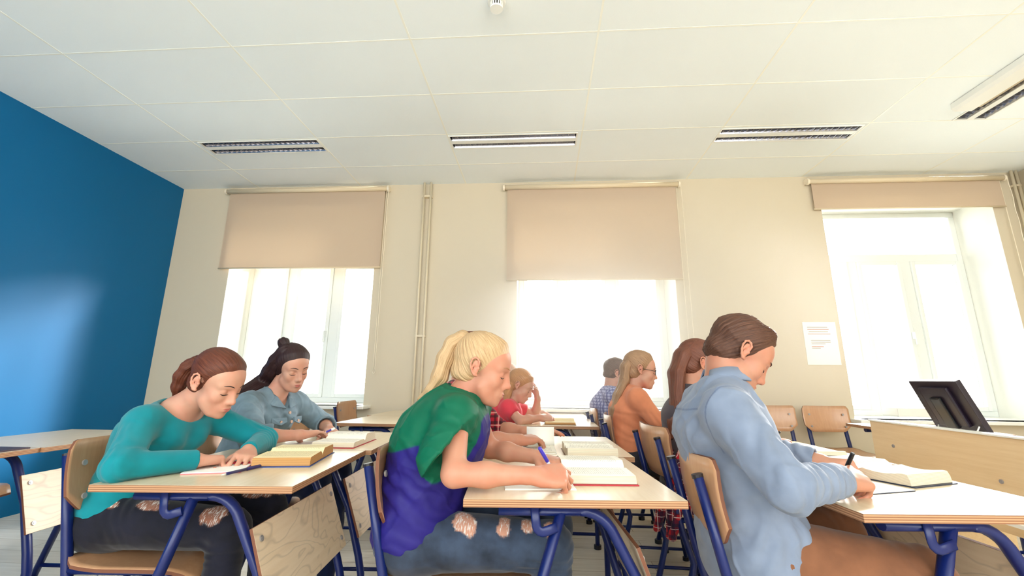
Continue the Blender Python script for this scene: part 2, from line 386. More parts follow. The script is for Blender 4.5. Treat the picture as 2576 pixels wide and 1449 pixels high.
# blinds with bead chains
def blind(x0, x1, zt, zb, wide, label, cz):
    t = thing('roller_blind', label, 'blind', ((x0+x1)/2, YW, 0), group='roller blinds')
    cx_ = (x0+x1)/2; a, c = x0-cx_, x1-cx_
    b = MB(); b.tube([(a, -.06, zt), (c, -.06, zt)], .026, 16, up=(0, 0, 1)); b.build('roller_tube', 'blind_tube', t)
    b = MB(); b.box(((a+c)/2, -.046, (zt+zb)/2), (c-a-.05, .0012, zt-zb)); b.build('cloth', 'blind', t)
    b = MB(); b.tube([(a+.02, -.046, zb), (c-.02, -.046, zb)], .008, 8, up=(0, 0, 1)); b.build('hem_bar', 'blind_tube', t)
    for xx in (a-.012, c+.012):
        b = MB(); b.disc((xx, -.055, zt), .034, .02, axis=(1, 0, 0), seg=18); b.box((xx, -.024, zt+.012), (.018, .048, .05)); b.build('end_bracket', 'chain', t)
    b = MB(); n = 40; pts = []
    lx = c+.022
    for k in range(n+1): pts.append((lx, -.085+.004*math.sin(k), zt-(zt-cz-.05)*k/n))
    for k in range(1, 8): aa = math.pi*k/8; pts.append((lx+.0+.03*(1-math.cos(aa))*-.6, -.06, cz+.05-.05*math.sin(aa)))
    for k in range(n+1): pts.append((lx-.036, -.035, cz+.05+(zt-cz-.05)*k/n))
    b.tube(pts, .0035, 6, up=(0, 1, 0)); b.build('bead_chain', 'chain', t)
    return t
blind(-3.555, -1.70, 3.115, 2.22, 0, 'beige roller blind half lowered on the window by the blue wall', 1.11)
blind(-.385, 1.46, 3.10, 2.07, 0, 'beige roller blind glowing with sun, lowered on the middle window', 1.25)
blind(2.80, 4.69, 3.10, 2.80, 0, 'beige roller blind rolled nearly all the way up, above the widest bare window', 1.3)

# notice on the wall
nt_ = thing('notice_sheet', 'white printed notice taped to the wall beside the uncovered window', 'notice', (0, YW, 0))
b = MB(); b.box((2.715, -.004, 1.433), (.31, .002, .412)); b.build('sheet', 'paper', nt_)
b = MB(); rd = mat('faded_red_print', (196, 138, 122), .9); gr = mat('faded_grey_print', (176, 168, 156), .9)
for z, x0, x1, mi in ((1.588, 2.60, 2.79, 1), (1.568, 2.60, 2.80, 0), (1.545, 2.61, 2.79, 1), (1.522, 2.60, 2.81, 0), (1.46, 2.62, 2.80, 1), (1.443, 2.62, 2.80, 1), (1.426, 2.62, 2.75, 1), (1.40, 2.62, 2.73, 0), (1.385, 2.62, 2.70, 1)):
    b.box(((x0+x1)/2, -.0056, z), (x1-x0, .0006, .006), mi=mi)
b.build('printed_lines', [rd, gr], nt_)
# loudspeaker box / board edge at the far right
b = MB(); b.box((4.845, 4.30, 2.93), (.10, .5, .42), bev=.01); tag(b.build('wall_speaker', 'white'), 'white box mounted high on the side wall near the corner pipe', 'wall box')

# outside: pale building and bare trees
b = MB(); b.quad([(-60, 5.6, -4), (60, 5.6, -4), (60, 60, -4), (-60, 60, -4)]); og = b.build('ground_outside', mat('pale_snow_ground', (235, 235, 228), .9)); struct(og)
bl = thing('apartment_building', 'pale apartment building with rows of windows seen faintly through the windows', 'building', (-9, 24, -4))
b = MB(); b.box((0, 2, 4.6), (22, 4, 9.2)); b.build('facade', mat('pale_render_wall', (238, 236, 228), .9), bl)
mwin = mat('pale_far_window', (186, 196, 200), .3)
for i in range(9):
    for j in range(3):
        b = MB(); b.box((-9.6+i*2.4, -.01, 1.9+j*2.8), (1.2, .06, 1.35)); b.build('window', mwin, bl)
b = MB(); b.box((0, 1.8, 9.3), (22.6, 4.6, .25)); b.build('roof', mat('pale_roof', (210, 208, 202), .8), bl)
def tree(x, y, h, seed, label):
    r = random.Random(seed); b = MB()
    def grow(p, d, l, rad, dep):
        pts = [p]; q = Vector(p); dd = Vector(d)
        for k in range(4):
            dd = (dd+Vector((r.uniform(-.12, .12), r.uniform(-.12, .12), .04))).normalized(); q = q+dd*l/4; pts.append(tuple(q))
        b.tube(pts, [rad*(1-.45*k/4) for k in range(5)], 6, up=(.3, .9, .1))
        if dep < 4:
            for _ in range(3 if dep else 5):
                a = r.uniform(0, 6.28); t = r.uniform(.35, .8); s = Vector(pts[r.choice((2, 3, 4))])
                nd = (dd*math.cos(t)+Vector((math.cos(a), math.sin(a), .1))*math.sin(t)).normalized(); grow(tuple(s), nd, l*.62, rad*.5, dep+1)
    grow((0, 0, 0), (0, 0, 1), h*.5, h*.016, 0)
    o = b.build('bare_tree', mat('pale_bark', (196, 190, 178), .9), loc=(x, y, -4)); tag(o, label, 'tree', 'bare trees outside')
tree(-5.6, 12.5, 8.5, 3, 'bare tree outside the window nearest the blue wall')
tree(2.7, 12, 8, 5, 'bare tree outside the middle window, behind the orange sweater')
tree(-.3, 14, 7.0, 9, 'bare tree outside the middle window, behind the girl in red')

# ---------------------------------------------------------------- furniture
def make_desk():
    root = thing('school_desk', 'x', 'desk')
    b = MB(); b.box((0, 0, .75), (.582, .70, .02)); o = b.build('tabletop', ['desk_top', 'desk_edge'], root, bevel=.0015)
    for p in o.data.polygons: p.material_index = 0 if abs(p.normal.z) > .5 else 1
    for s in (-1, 1):
        y = s*.275
        b = MB(); pts = [(-.20, y, .718), (.02, y, .718)]+[(x, y, z) for x, z in arc(.02, .618, .10, 90, 22, 7)]
        pts += [(.185, y, .52), (.245, y, .33), (.262, y, .26), (.262, y, .02)]
        b.tube(pts, .0145, 10, flat=1.35, up=(0, 1, 0)); fl = b.build('front_leg', 'blue_metal', root)
        b = MB(); b.tube([(-.03, y, .715), (-.10, y, .50), (-.255, y, .02)], .0145, 10, flat=1.35, up=(0, 1, 0)); rl = b.build('rear_leg', 'blue_metal', root)
        for xx, pp in ((-.255, rl), (.262, fl)):
            b = MB(); b.disc((xx, y, .012), .024, .024, seg=14); b.build('foot_cap', 'cap', pp)
        b = MB(); b.tube([(-.235, y, .085), (.262, y, .085)], .010, 8); b.build('side_rail', 'blue_metal', root)
    b = MB()
    for xx in (-.16, .03): b.box((xx, 0, .722), (.03, .55, .028))
    b.build('cross_beam', 'blue_metal', root)
    # front panel, leaning with the front legs
    rot = R3('Y', -20); b = MB(); b.box((0, 0, 0), (.010, .615, .245), rot); o = fp = b.build('front_panel', ['panel', 'panel_edge'], root, loc=(.208, 0, .522), bevel=.0012)
    nrm = rot @ Vector((1, 0, 0))
    for p in o.data.polygons: p.material_index = 0 if abs(p.normal.dot(nrm)) > .7 else 1
    for s in (-1, 1):
        for q in (-.085, .085):
            c = rot @ Vector((.007, 0, q)) + Vector((0, s*.275, 0))
            b = MB(); b.disc((0, 0, 0), .009, .004, axis=nrm, seg=12); b.disc(nrm*.002, .0045, .003, axis=nrm, seg=6); b.build('panel_bolt', 'steel', fp, loc=c)
    b = MB(); pts = [(-.105, -.30, .738), (-.10, -.30, .69)]+[(x, -.30, z) for x, z in arc(-.082, .688, .018, 180, 300, 5)]+[(-.045, -.30, .682)]
    b.tube(pts, .0125, 10, flat=.35, up=(0, 1, 0)); b.build('bag_hook', 'blue_metal', root)
    return root
def make_chair():
    root = thing('school_chair', 'x', 'chair')
    # seat shell
    prof = []; n = 16
    b = MB(); xs = [(-.205+.41*i/n) for i in range(n+1)]
    def zz(x):
        z = .495
        if x > .12: z -= (x-.12)**2*5.0
        if x < -.05: z += (x+.05)**2*.9
        return z
    m_ = 12; grid = []
    for i, x in enumerate(xs):
        hw = .20
        if x > .14: hw -= (x-.14)*.55
        if x < -.16: hw -= (-.16-x)*1.0
        grid.append([(x, hw*(2*j/m_-1), zz(x)-.008*(1-(2*j/m_-1)**2)) for j in range(m_+1)])
    for dz in (0, -.010):
        vv = [[b.bm.verts.new((p[0], p[1], p[2]+dz)) for p in row] for row in grid]
        for i in range(n):
            for j in range(m_):
                f = b.bm.faces.new((vv[i][j], vv[i+1][j], vv[i+1][j+1], vv[i][j+1]) if dz == 0 else (vv[i][j+1], vv[i+1][j+1], vv[i+1][j], vv[i][j])); f.smooth = True
        if dz == 0: top = vv
    bd = lambda g: [g[i][0] for i in range(n+1)]+[g[n][j] for j in range(1, m_+1)]+[g[i][m_] for i in range(n-1, -1, -1)]+[g[0][j] for j in range(m_-1, 0, -1)]
    A, B = bd(top), bd(vv)
    for k in range(len(A)):
        f = b.bm.faces.new((A[k], A[(k+1) % len(A)], B[(k+1) % len(A)], B[k])); f.material_index = 1
    b.build('seat', ['seat_ply', 'panel_edge'], root)
    # backrest: bent plywood with rounded top corners and cut lower corners
    out2 = [(-.14, 0), (.14, 0), (.195, .05), (.20, .165)]+[(.17+.03*math.cos(a), .19+.03*math.sin(a)) for a in [math.radians(t) for t in (15, 40, 65, 90)]]
    out2 += [(-x, z) for x, z in out2[::-1][:5]]+[(-.20, .165), (-.195, .05)]
    # resample width-wise: columns across y, each with z range
    b = MB(); cols = []; N = 24
    def zr(y):
        ay = abs(y); lo = 0 if ay < .14 else (ay-.14)/.058*.052
        hi = .222 if ay < .168 else .222-.032*(1-math.sqrt(max(0, 1-((ay-.168)/.032)**2)))
        return lo, hi
    RB = R3('Y', -9)
    for side in (0, 1):
        g = []
        for i in range(N+1):
            y = -.1999+.3998*i/N; lo, hi = zr(y); col = []
            for j in range(7):
                z = lo+(hi-lo)*j/6
                bend = .030*(1-(y/.2)**2)
                p = RB @ Vector((-bend+.012*((z-.11)/.11)**2-side*.009, y, z)); col.append(b.bm.verts.new((p.x-.205, p.y, p.z+.640)))
            g.append(col)
        for i in range(N):
            for j in range(6):
                f = b.bm.faces.new((g[i][j], g[i+1][j], g[i+1][j+1], g[i][j+1]) if side == 0 else (g[i][j+1], g[i+1][j+1], g[i+1][j], g[i][j])); f.smooth = True
        if side == 0: g0 = g
    bd = lambda g: [g[i][0] for i in range(N+1)]+[g[N][j] for j in range(1, 7)]+[g[i][6] for i in range(N-1, -1, -1)]+[g[0][j] for j in range(5, 0, -1)]
    A, B = bd(g0), bd(g)
    for k in range(len(A)):
        f = b.bm.faces.new((A[k], A[(k+1) % len(A)], B[(k+1) % len(A)], B[k])); f.material_index = 1
    br_ = b.build('backrest', ['seat_ply', 'panel_edge'], root)
    for s in (-1, 1):
        y = s*.155
        b = MB(); b.tube([(-.274, y, .808), (-.228, y, .60), (-.186, y, .42), (-.150, y, .31), (-.158, y, .27), (-.235, y, .02)], .0135, 10, flat=1.3, up=(0, 1, 0)); rl = b.build('rear_leg', 'blue_metal', root)
        b = MB(); b.disc((-.275, y, .810), .0155, .010, axis=(-.2, 0, 1), seg=12); b.build('end_cap', 'cap', rl)
        b = MB(); pts = [(-.19, y, .475), (.10, y, .475)]+[(x, y, z) for x, z in arc(.10, .445, .03, 90, 15, 5)]+[(.165, y, .30), (.205, y, .02)]
        b.tube(pts, .011, 10, flat=1.2, up=(0, 1, 0)); fl = b.build('front_leg', 'blue_metal', root)
        b = MB(); b.tube([(-.225, y, .06), (.20, y, .06)], .009, 8); b.build('side_rail', 'blue_metal', root)
        for q in (.685, .785):
            x = -.2285-(q-.675)*.21
            b = MB(); b.disc((x+.028, y*.93, q), .009, .005, axis=(1, 0, .15), seg=12); b.build('rivet', 'steel', br_)
        for xx, pp in ((-.235, rl), (.205, fl)):
            b = MB(); b.disc((xx, y, .010), .019, .020, seg=12); b.build('foot_cap', 'cap', pp)
    b = MB(); b.tube([(-.20, -.155, .13), (-.20, .155, .13)], .009, 8); b.tube([(.18, -.155, .20), (.18, .155, .20)], .009, 8, up=(0, 0, 1)); b.tube([(-.10, -.155, .470), (-.10, .155, .470)], .009, 8, up=(0, 0, 1)); b.build('stretcher', 'blue_metal', root)
    return root
desk0 = make_desk(); chair0 = make_chair(); used = {'d': 0, 'c': 0}
def place(k, x, y, rz, label, group):
    src = desk0 if k == 'd' else chair0
    o = src if not used[k] else copy_tree(src)
    used[k] = 1; o.location = (x, y, 0); o.rotation_euler = (0, 0, math.radians(rz)); o['label'] = label; o['group'] = group
    return o
GD, GC = 'single school desks set in rows', 'plywood school chairs'
for x, y, rz, l in [
    (-1.026, 1.725, 4, 'school desk at which the girl in the teal top sits'),
    (-1.045, 2.435, 3, 'school desk at which the girl in the denim jacket sits'),
    (.060, 1.675, 4, 'school desk at which the blonde in the green and blue blouse writes'),
    (.070, 2.395, 2, 'school desk under the open page held by two hands, behind the blonde'),
    (1.020, 1.635, 4, 'school desk at which the young man in the light blue shirt writes'),
    (1.05, 2.35, 2, 'school desk behind the young man, with the long-haired girl'),
    (.09, 3.69, 0, 'school desk of the girl in the red shirt by the middle window'),
    (.09, 4.40, 0, 'school desk right at the middle window, behind the girl in red'),
    (-1.15, 3.66, -2, 'empty school desk in front of the heating pipes'),
    (-1.17, 4.37, -2, 'empty school desk tight against the window wall by the pipes'),
    (-2.43, 1.63, 2, 'empty school desk nearest the picture edge with a dark sheet on it'),
    (-2.435, 2.34, 1, 'empty school desk close to the blue wall, with a big pale front panel'),
    (1.03, 3.12, 0, 'school desk of the girl in the orange sweater'),
    (1.03, 3.84, 0, 'school desk of the boy in the checked shirt'),
    (2.62, 3.60, 0, 'school desk behind the teacher desk, only a corner showing')]:
    place('d', x, y, rz, l, GD)
for x, y, rz, l in [
    (-1.285, 1.70, 3, 'plywood school chair under the girl in the teal top'),
    (-1.40, 2.42, 0, 'plywood school chair under the girl in the denim jacket'),
    (-.245, 1.62, 0, 'plywood school chair under the blonde in the green and blue blouse'),
    (-.21, 2.39, 0, 'plywood school chair under the student hidden behind the blonde'),
    (.702, 1.555, -2, 'plywood school chair under the young man in the light blue shirt'),
    (.768, 2.455, 7, 'plywood school chair with the red plaid shirt hanging over its seat'),
    (.655, 3.12, -3, 'plywood school chair under the girl in the orange sweater'),
    (.64, 3.86, 0, 'plywood school chair under the boy in the checked shirt'),
    (-.26, 3.66, 0, 'plywood school chair under the girl in the red shirt'),
    (-.40, 4.33, 0, 'plywood school chair under the student in grey by the window'),
    (-1.66, 3.72, 4, 'empty plywood chair seen past the denim jacket sleeve'),
    (-1.56, 4.36, -2, 'empty plywood chair nearest the window wall, behind the empty desks'),
    (2.06, 4.33, -92, 'empty plywood chair against the wall, partly behind the young man shirt'),
    (2.53, 4.33, -90, 'empty plywood chair against the wall, fully in view below the notice'),
    (-3.02, 2.34, 0, 'empty plywood chair next to the blue wall at the picture edge')]:
    place('c', x, y, rz, l, GC)

# teacher desk with panel
td = thing('teacher_desk', 'big pale plywood teacher desk with a raised front panel, below the monitor', 'desk')
wp = wood('pale_plywood_panel', (232, 204, 160), (222, 190, 144), rough=.4, along='Y')
b = MB(); b.box((1.755, 1.95, .69), (.018, 1.60, .35)); b.build('front_panel', [wp], td, bevel=.002)
b = MB(); b.box((2.06, 1.95, .745), (.59, 1.60, .022)); b.build('tabletop', 'white', td, bevel=.002)
b = MB(); b.box((1.76, 1.95, .869), (.045, 1.60, .008)); b.build('ledge', 'white', td, bevel=.002)
for yy in (1.16, 2.74):
    b = MB(); b.box((2.05, yy, .37), (.57, .02, .728)); b.build('side_board', [wp], td)
for yy, zz_ in ((2.60, .757), (2.05, .70), (2.06, .605), (1.35, .757), (1.30, .60)):
    b = MB(); b.disc((1.744, yy, zz_), .008, .005, axis=(1, 0, 0), seg=12); b.build('bolt', 'steel', td)
b = MB(); b.box((1.66, 1.55, .60), (.16, .72, .012), R3('Y', 0)); b.build('cable_tray', 'white', td)
cables = thing('cable_bundle', 'tangle of thin dark cables lying on the white tray of the teacher desk', 'cables', (1.66, 1.55, .607))
b = MB(); r_ = random.Random(4)
for k in range(6):
    pts = [(r_.uniform(-.06, .06), -.3+.08*i+r_.uniform(-.02, .02), .004+.012*abs(math.sin(i*1.7+k))) for i in range(8)]
    b.tube(pts, .003, 6, up=(0, 0, 1))
b.build('cable', 'black', cables)

# monitor seen from the back, leaning towards the class
mo = thing('monitor', 'black flat monitor seen from behind, tilted, on the teacher desk', 'monitor', (1.98, 2.44, .756), math.radians(4))
RM = R3('Y', -24); B0 = Vector((-.02, 0, .10))
def MP(x, y, z): return B0+RM @ Vector((x, y, z))
b = MB(); b.box(MP(.0, 0, .115), (.026, .255, .25), RM, bev=.004); b.build('casing', 'black_plastic', mo)
b = MB(); b.box(MP(.016, 0, .115), (.003, .235, .23), RM); b.build('screen', 'black', mo)
b = MB(); b.box(MP(-.022, 0, .12), (.020, .15, .19), RM, bev=.008); b.build('rear_housing', 'black_plastic', mo)
b = MB(); b.box(MP(-.030, 0, .095), (.03, .055, .15), RM, bev=.006); b.build('stand_arm', 'black', mo)
b = MB(); b.disc((0, 0, .006), .10, .012, seg=28); b.tube([(0, 0, .01), (-.02, 0, .12)], .018, 10); b.build('stand_base', 'black', mo)
b = MB(); b.tube([MP(-.017, -.11, .03), MP(-.05, -.10, .0), (-.06, -.05, .02), (-.02, 0, .01)], .003, 6); b.tube([MP(-.017, .10, .02), MP(-.05, .10, -.02), (-.05, .1, .01)], .003, 6); b.build('cable', 'white', mo)
b = MB(); b.box((3.30, 4.66, .812), (.30, .20, .075), bev=.008); b.tube([(3.45, 4.6, .80), (3.6, 4.58, .79), (3.75, 4.60, .785)], .004, 6); tag(b.build('router_box', 'white'), 'small white device box with a cable on the sill behind the monitor', 'device')

# ---------------------------------------------------------------- people: implicit surfaces polygonised with surface nets
def P(px, py, Y):
    """point at depth Y seen at pixel (px,py) - used to take joint positions off the photograph"""
    d = cf + cr*((px-1288-CX)/CAM_F) - cu*((py-724.5-CY)/CAM_F)
    return np.array([d.x*Y/d.y, Y, CAM_Z+d.z*Y/d.y])
def PZ(px, py, z):
    d = cf + cr*((px-1288-CX)/CAM_F) - cu*((py-724.5-CY)/CAM_F); t = (z-CAM_Z)/d.z
    return np.array([d.x*t, d.y*t, z])
A_ = lambda *v: np.array(v, float)
def nrm(v): v = np.asarray(v, float); return v/np.linalg.norm(v)
def smin(a, b, k):
    if k <= 0: return np.minimum(a, b)
    h = np.maximum(k-np.abs(a-b), 0)/k
    return np.minimum(a, b)-h*h*k*.25
def smax(a, b, k): return -smin(-a, -b, k)
class Grid:
    def __init__(s, lo, hi, h):
        s.h = h; s.lo = np.asarray(lo, float)
        n = np.maximum(2, np.ceil((np.asarray(hi)-s.lo)/h).astype(int)+1)
        s.ax = [(s.lo[i]+h*np.arange(n[i])).astype(np.float32) for i in range(3)]
        s.D = np.full(tuple(n), .06, np.float32)
    def sl(s, lo, hi):
        r = []
        for i in range(3):
            a = int(max(0, math.floor((lo[i]-s.lo[i])/s.h))); b = int(min(len(s.ax[i]), math.ceil((hi[i]-s.lo[i])/s.h)+1))
            if b <= a: return None
            r.append(slice(a, b))
        return tuple(r)
    def put(s, prim, k=.0, op='add'):
        fn, lo, hi = prim; m = .02+k
        q = s.sl(np.asarray(lo)-m, np.asarray(hi)+m)
        if q is None: return
        X = s.ax[0][q[0]][:, None, None]; Y = s.ax[1][q[1]][None, :, None]; Z = s.ax[2][q[2]][None, None, :]
        d = np.minimum(fn(X, Y, Z), .06).astype(np.float32) if op == 'add' else fn(X, Y, Z).astype(np.float32)
        if op == 'add': s.D[q] = smin(s.D[q], d, k)
        elif op == 'sub': s.D[q] = smax(s.D[q], -d, k)
        elif op == 'and': s.D[q] = smax(s.D[q], d, k)
    def child(s, lo, hi):
        q = s.sl(np.asarray(lo)-.03, np.asarray(hi)+.03)
        if q is None: return None, None
        g = Grid.__new__(Grid); g.h = s.h; g.ax = [s.ax[i][q[i]] for i in range(3)]; g.lo = np.array([a[0] for a in g.ax], float)
        g.D = np.full(tuple(len(a) for a in g.ax), .06, np.float32); return g, q
    def group(s, prims, k_in, k_out, op='add'):
        lo = np.min([p[1] for p, *_ in prims], 0); hi = np.max([p[2] for p, *_ in prims], 0)
        g, q = s.child(lo, hi)
        if g is None: return
        for p, *r in prims: g.put(p, r[0] if r else k_in, r[1] if len(r) > 1 else 'add')
        s.D[q] = smin(s.D[q], g.D, k_out)
    def mesh(s):
        D = s.D; I = D < 0
        nx, ny, nz = D.shape
        c = I[:-1, :-1, :-1].astype(np.int8)
        for a, b_, d in ((1, 0, 0), (0, 1, 0), (0, 0, 1), (1, 1, 0), (1, 0, 1), (0, 1, 1), (1, 1, 1)):
            c = c+I[a:nx-1+a, b_:ny-1+b_, d:nz-1+d]
        act = np.argwhere((c > 0) & (c < 8))
        idx = -np.ones((nx-1, ny-1, nz-1), np.int32); idx[act[:, 0], act[:, 1], act[:, 2]] = np.arange(len(act))
        V = np.zeros((len(act), 3)); cnt = np.zeros(len(act))
        cs = [(0, 0, 0), (1, 0, 0), (0, 1, 0), (1, 1, 0), (0, 0, 1), (1, 0, 1), (0, 1, 1), (1, 1, 1)]
        val = [D[act[:, 0]+a, act[:, 1]+b_, act[:, 2]+d] for a, b_, d in cs]
        for i in range(8):
            for j in range(i+1, 8):
                df = [abs(cs[i][k]-cs[j][k]) for k in range(3)]
                if sum(df) != 1: continue
                m = (val[i] < 0) != (val[j] < 0)
                t = np.where(m, val[i]/(val[i]-val[j]+1e-12), 0)
                pt = np.array(cs[i])[None]+t[:, None]*(np.array(cs[j])-np.array(cs[i]))[None]
                V += np.where(m[:, None], pt, 0); cnt += m
        V = (act+V/cnt[:, None])*s.h+s.lo
        F = []
        for ax in range(3):
            o = [(1, 0, 0), (0, 1, 0), (0, 0, 1)][ax]
            A = I[:nx-o[0], :ny-o[1], :nz-o[2]]; B = I[o[0]:, o[1]:, o[2]:]
            e = np.argwhere(A != B); u, v = [(1, 2), (2, 0), (0, 1)][ax]
            ok = (e[:, u] > 0) & (e[:, v] > 0) & (e[:, u] < D.shape[u]-1) & (e[:, v] < D.shape[v]-1); e = e[ok]
            fl = A[e[:, 0], e[:, 1], e[:, 2]]
            def g(du, dv):
                q = e.copy(); q[:, u] -= du; q[:, v] -= dv; return idx[q[:, 0], q[:, 1], q[:, 2]]
            q = np.stack([g(1, 1), g(0, 1), g(0, 0), g(1, 0)], 1)
            q[~fl] = q[~fl][:, ::-1]; F.append(q)
        F = np.concatenate(F); F = F[(F >= 0).all(1)]
        return V, F
def normals(V, F):
    n = np.cross(V[F[:, 2]]-V[F[:, 0]], V[F[:, 3]]-V[F[:, 1]]); N = np.zeros_like(V)
    for i in range(4): np.add.at(N, F[:, i], n)
    return N/(np.linalg.norm(N, axis=1)[:, None]+1e-12)
def relax(V, F, it=1, w_=.5):
    for _ in range(it):
        S = np.zeros_like(V); C_ = np.zeros(len(V))
        for a, b_ in ((0, 1), (1, 2), (2, 3), (3, 0)):
            np.add.at(S, F[:, a], V[F[:, b_]]); np.add.at(S, F[:, b_], V[F[:, a]]); np.add.at(C_, F[:, a], 1); np.add.at(C_, F[:, b_], 1)
        V = V*(1-w_)+w_*S/np.maximum(C_, 1)[:, None]
    return V
def mkmesh(name, V, F, mats, parent=None, attrs=None, loc=None):
    me = bpy.data.meshes.new(name); n, m = len(V), len(F)
    me.vertices.add(n); me.vertices.foreach_set('co', np.asarray(V, np.float32).ravel())
    me.loops.add(4*m); me.loops.foreach_set('vertex_index', F.astype(np.int32).ravel())
    me.polygons.add(m); me.polygons.foreach_set('loop_start', np.arange(0, 4*m, 4, dtype=np.int32)); me.polygons.foreach_set('loop_total', np.full(m, 4, np.int32))
    me.polygons.foreach_set('use_smooth', np.ones(m, bool)); me.update(calc_edges=True)
    for k, v in (attrs or {}).items():
        a = me.attributes.new(k, 'FLOAT', 'POINT'); a.data.foreach_set('value', np.asarray(v, np.float32))
    for q in (mats if isinstance(mats, (list, tuple)) else [mats]): me.materials.append(q)
    o = bpy.data.objects.new(name, me); COL.objects.link(o)
    if parent is not None: o.parent = parent
    return o
# primitives: (function, lo, hi)
def cone(a, b, ra, rb=None):
    a, b = np.asarray(a, float), np.asarray(b, float); rb = ra if rb is None else rb
    ab = b-a; L2 = max(ab@ab, 1e-9)
    def f(X, Y, Z):
        x, y, z = X-a[0], Y-a[1], Z-a[2]
        t = np.clip((x*ab[0]+y*ab[1]+z*ab[2])/L2, 0, 1)
        return np.sqrt((x-t*ab[0])**2+(y-t*ab[1])**2+(z-t*ab[2])**2)-(ra+t*(rb-ra))
    r = max(ra, rb); return f, np.minimum(a, b)-r, np.maximum(a, b)+r
def ball(c, r): return cone(c, np.asarray(c, float)+1e-5, r, r)
def ell(c, r, R=None):
    c, r = np.asarray(c, float), np.asarray(r, float); R = np.eye(3) if R is None else np.asarray(R)   # columns = local axes
    def f(X, Y, Z):
        x, y, z = X-c[0], Y-c[1], Z-c[2]
        q = [(x*R[0, i]+y*R[1, i]+z*R[2, i])/r[i] for i in range(3)]
        k0 = np.sqrt(q[0]**2+q[1]**2+q[2]**2)+1e-9; k1 = np.sqrt((q[0]/r[0])**2+(q[1]/r[1])**2+(q[2]/r[2])**2)+1e-9
        return k0*(k0-1)/k1
    e = np.abs(R) @ r; return f, c-e, c+e
def eseg(a, b, lat, ra, rb):
    """elliptical tapering segment; lat = direction of the first radius"""
    a, b = np.asarray(a, float), np.asarray(b, float); ax = nrm(b-a); L = np.linalg.norm(b-a)
    u = nrm(np.asarray(lat, float)-np.dot(lat, ax)*ax); v = np.cross(ax, u)
    def f(X, Y, Z):
        x, y, z = X-a[0], Y-a[1], Z-a[2]
        s_ = x*ax[0]+y*ax[1]+z*ax[2]; t = np.clip(s_/L, 0, 1); e = s_-t*L
        p = ra[0]+t*(rb[0]-ra[0]); q = ra[1]+t*(rb[1]-ra[1]); c = np.minimum(p, q)
        U = (x*u[0]+y*u[1]+z*u[2])/p; W = (x*v[0]+y*v[1]+z*v[2])/q; E = e/c
        k0 = np.sqrt(U*U+W*W+E*E)+1e-9; k1 = np.sqrt((U/p)**2+(W/q)**2+(E/c)**2)+1e-9
        return k0*(k0-1)/k1
    r = max(*ra, *rb); return f, np.minimum(a, b)-r, np.maximum(a, b)+r
def half(c, n, R=.3):
    """half space on the +n side of c inside a ball of radius R (used with op 'sub' to cut)"""
    c, n = np.asarray(c, float), nrm(n)
    def f(X, Y, Z):
        x, y, z = X-c[0], Y-c[1], Z-c[2]
        return np.maximum(-(x*n[0]+y*n[1]+z*n[2]), np.sqrt(x*x+y*y+z*z)-R)
    return f, c-R, c+R
def xform(prim, O, Mx):
    """prim given in world space, evaluated from local coords p: world = O + Mx p"""
    fn, lo, hi = prim
    def f(X, Y, Z):
        return fn(O[0]+Mx[0, 0]*X+Mx[0, 1]*Y+Mx[0, 2]*Z, O[1]+Mx[1, 0]*X+Mx[1, 1]*Y+Mx[1, 2]*Z, O[2]+Mx[2, 0]*X+Mx[2, 1]*Y+Mx[2, 2]*Z)
    cs = np.array([[x, y, z] for x in (lo[0], hi[0]) for y in (lo[1], hi[1]) for z in (lo[2], hi[2])]); L = (cs-O) @ Mx
    return f, L.min(0), L.max(0)
def wob(Pn, scale, seed=0, oct=4):
    r = np.random.RandomState(seed); v = np.zeros(len(Pn)); a = 1.0; tot = 0
    for i in range(oct):
        k1, k2 = r.randn(3), r.randn(3); k1 *= scale/np.linalg.norm(k1); k2 *= scale*.8/np.linalg.norm(k2)
        v += a*np.sin(Pn @ k1+1.7*np.sin(Pn @ k2+r.rand()*6)+r.rand()*6); tot += a; a *= .6; scale *= 1.7
    return v/tot
def folds(V, N, lst, seed=1, base=.0012):
    """push cloth along its normals: lst of (centre, axis, amplitude, wavelength, radius)"""
    dr = nrm(A_(.45, .1, 1)); al = V @ dr
    q1 = V-dr[None]*(al*.62)[:, None]; dr2 = nrm(A_(1, -.2, -.5)); q2 = V-dr2[None]*((V @ dr2)*.6)[:, None]
    rg = (1-np.minimum(1, np.abs(wob(q1, 24, seed, 2))*1.6))**2*.9+(1-np.minimum(1, np.abs(wob(q2, 34, seed+40, 2))*1.8))**2*.7
    d = base*(rg*1.3-.6+.5*wob(V, 18, seed)); d = np.maximum(d, -.0012)
    for i, (c, ax, amp, wl, rad) in enumerate(lst):
        q = V-np.asarray(c); r2 = (q**2).sum(1); s_ = q @ nrm(ax)+.018*wob(V, 26, seed+i+3, 2)
        w_ = np.sin(s_*2*math.pi/wl+i); w_ = np.sign(w_)*np.abs(w_)**.8
        d += amp*w_*np.exp(-r2/rad**2)
    return V+N*d[:, None]

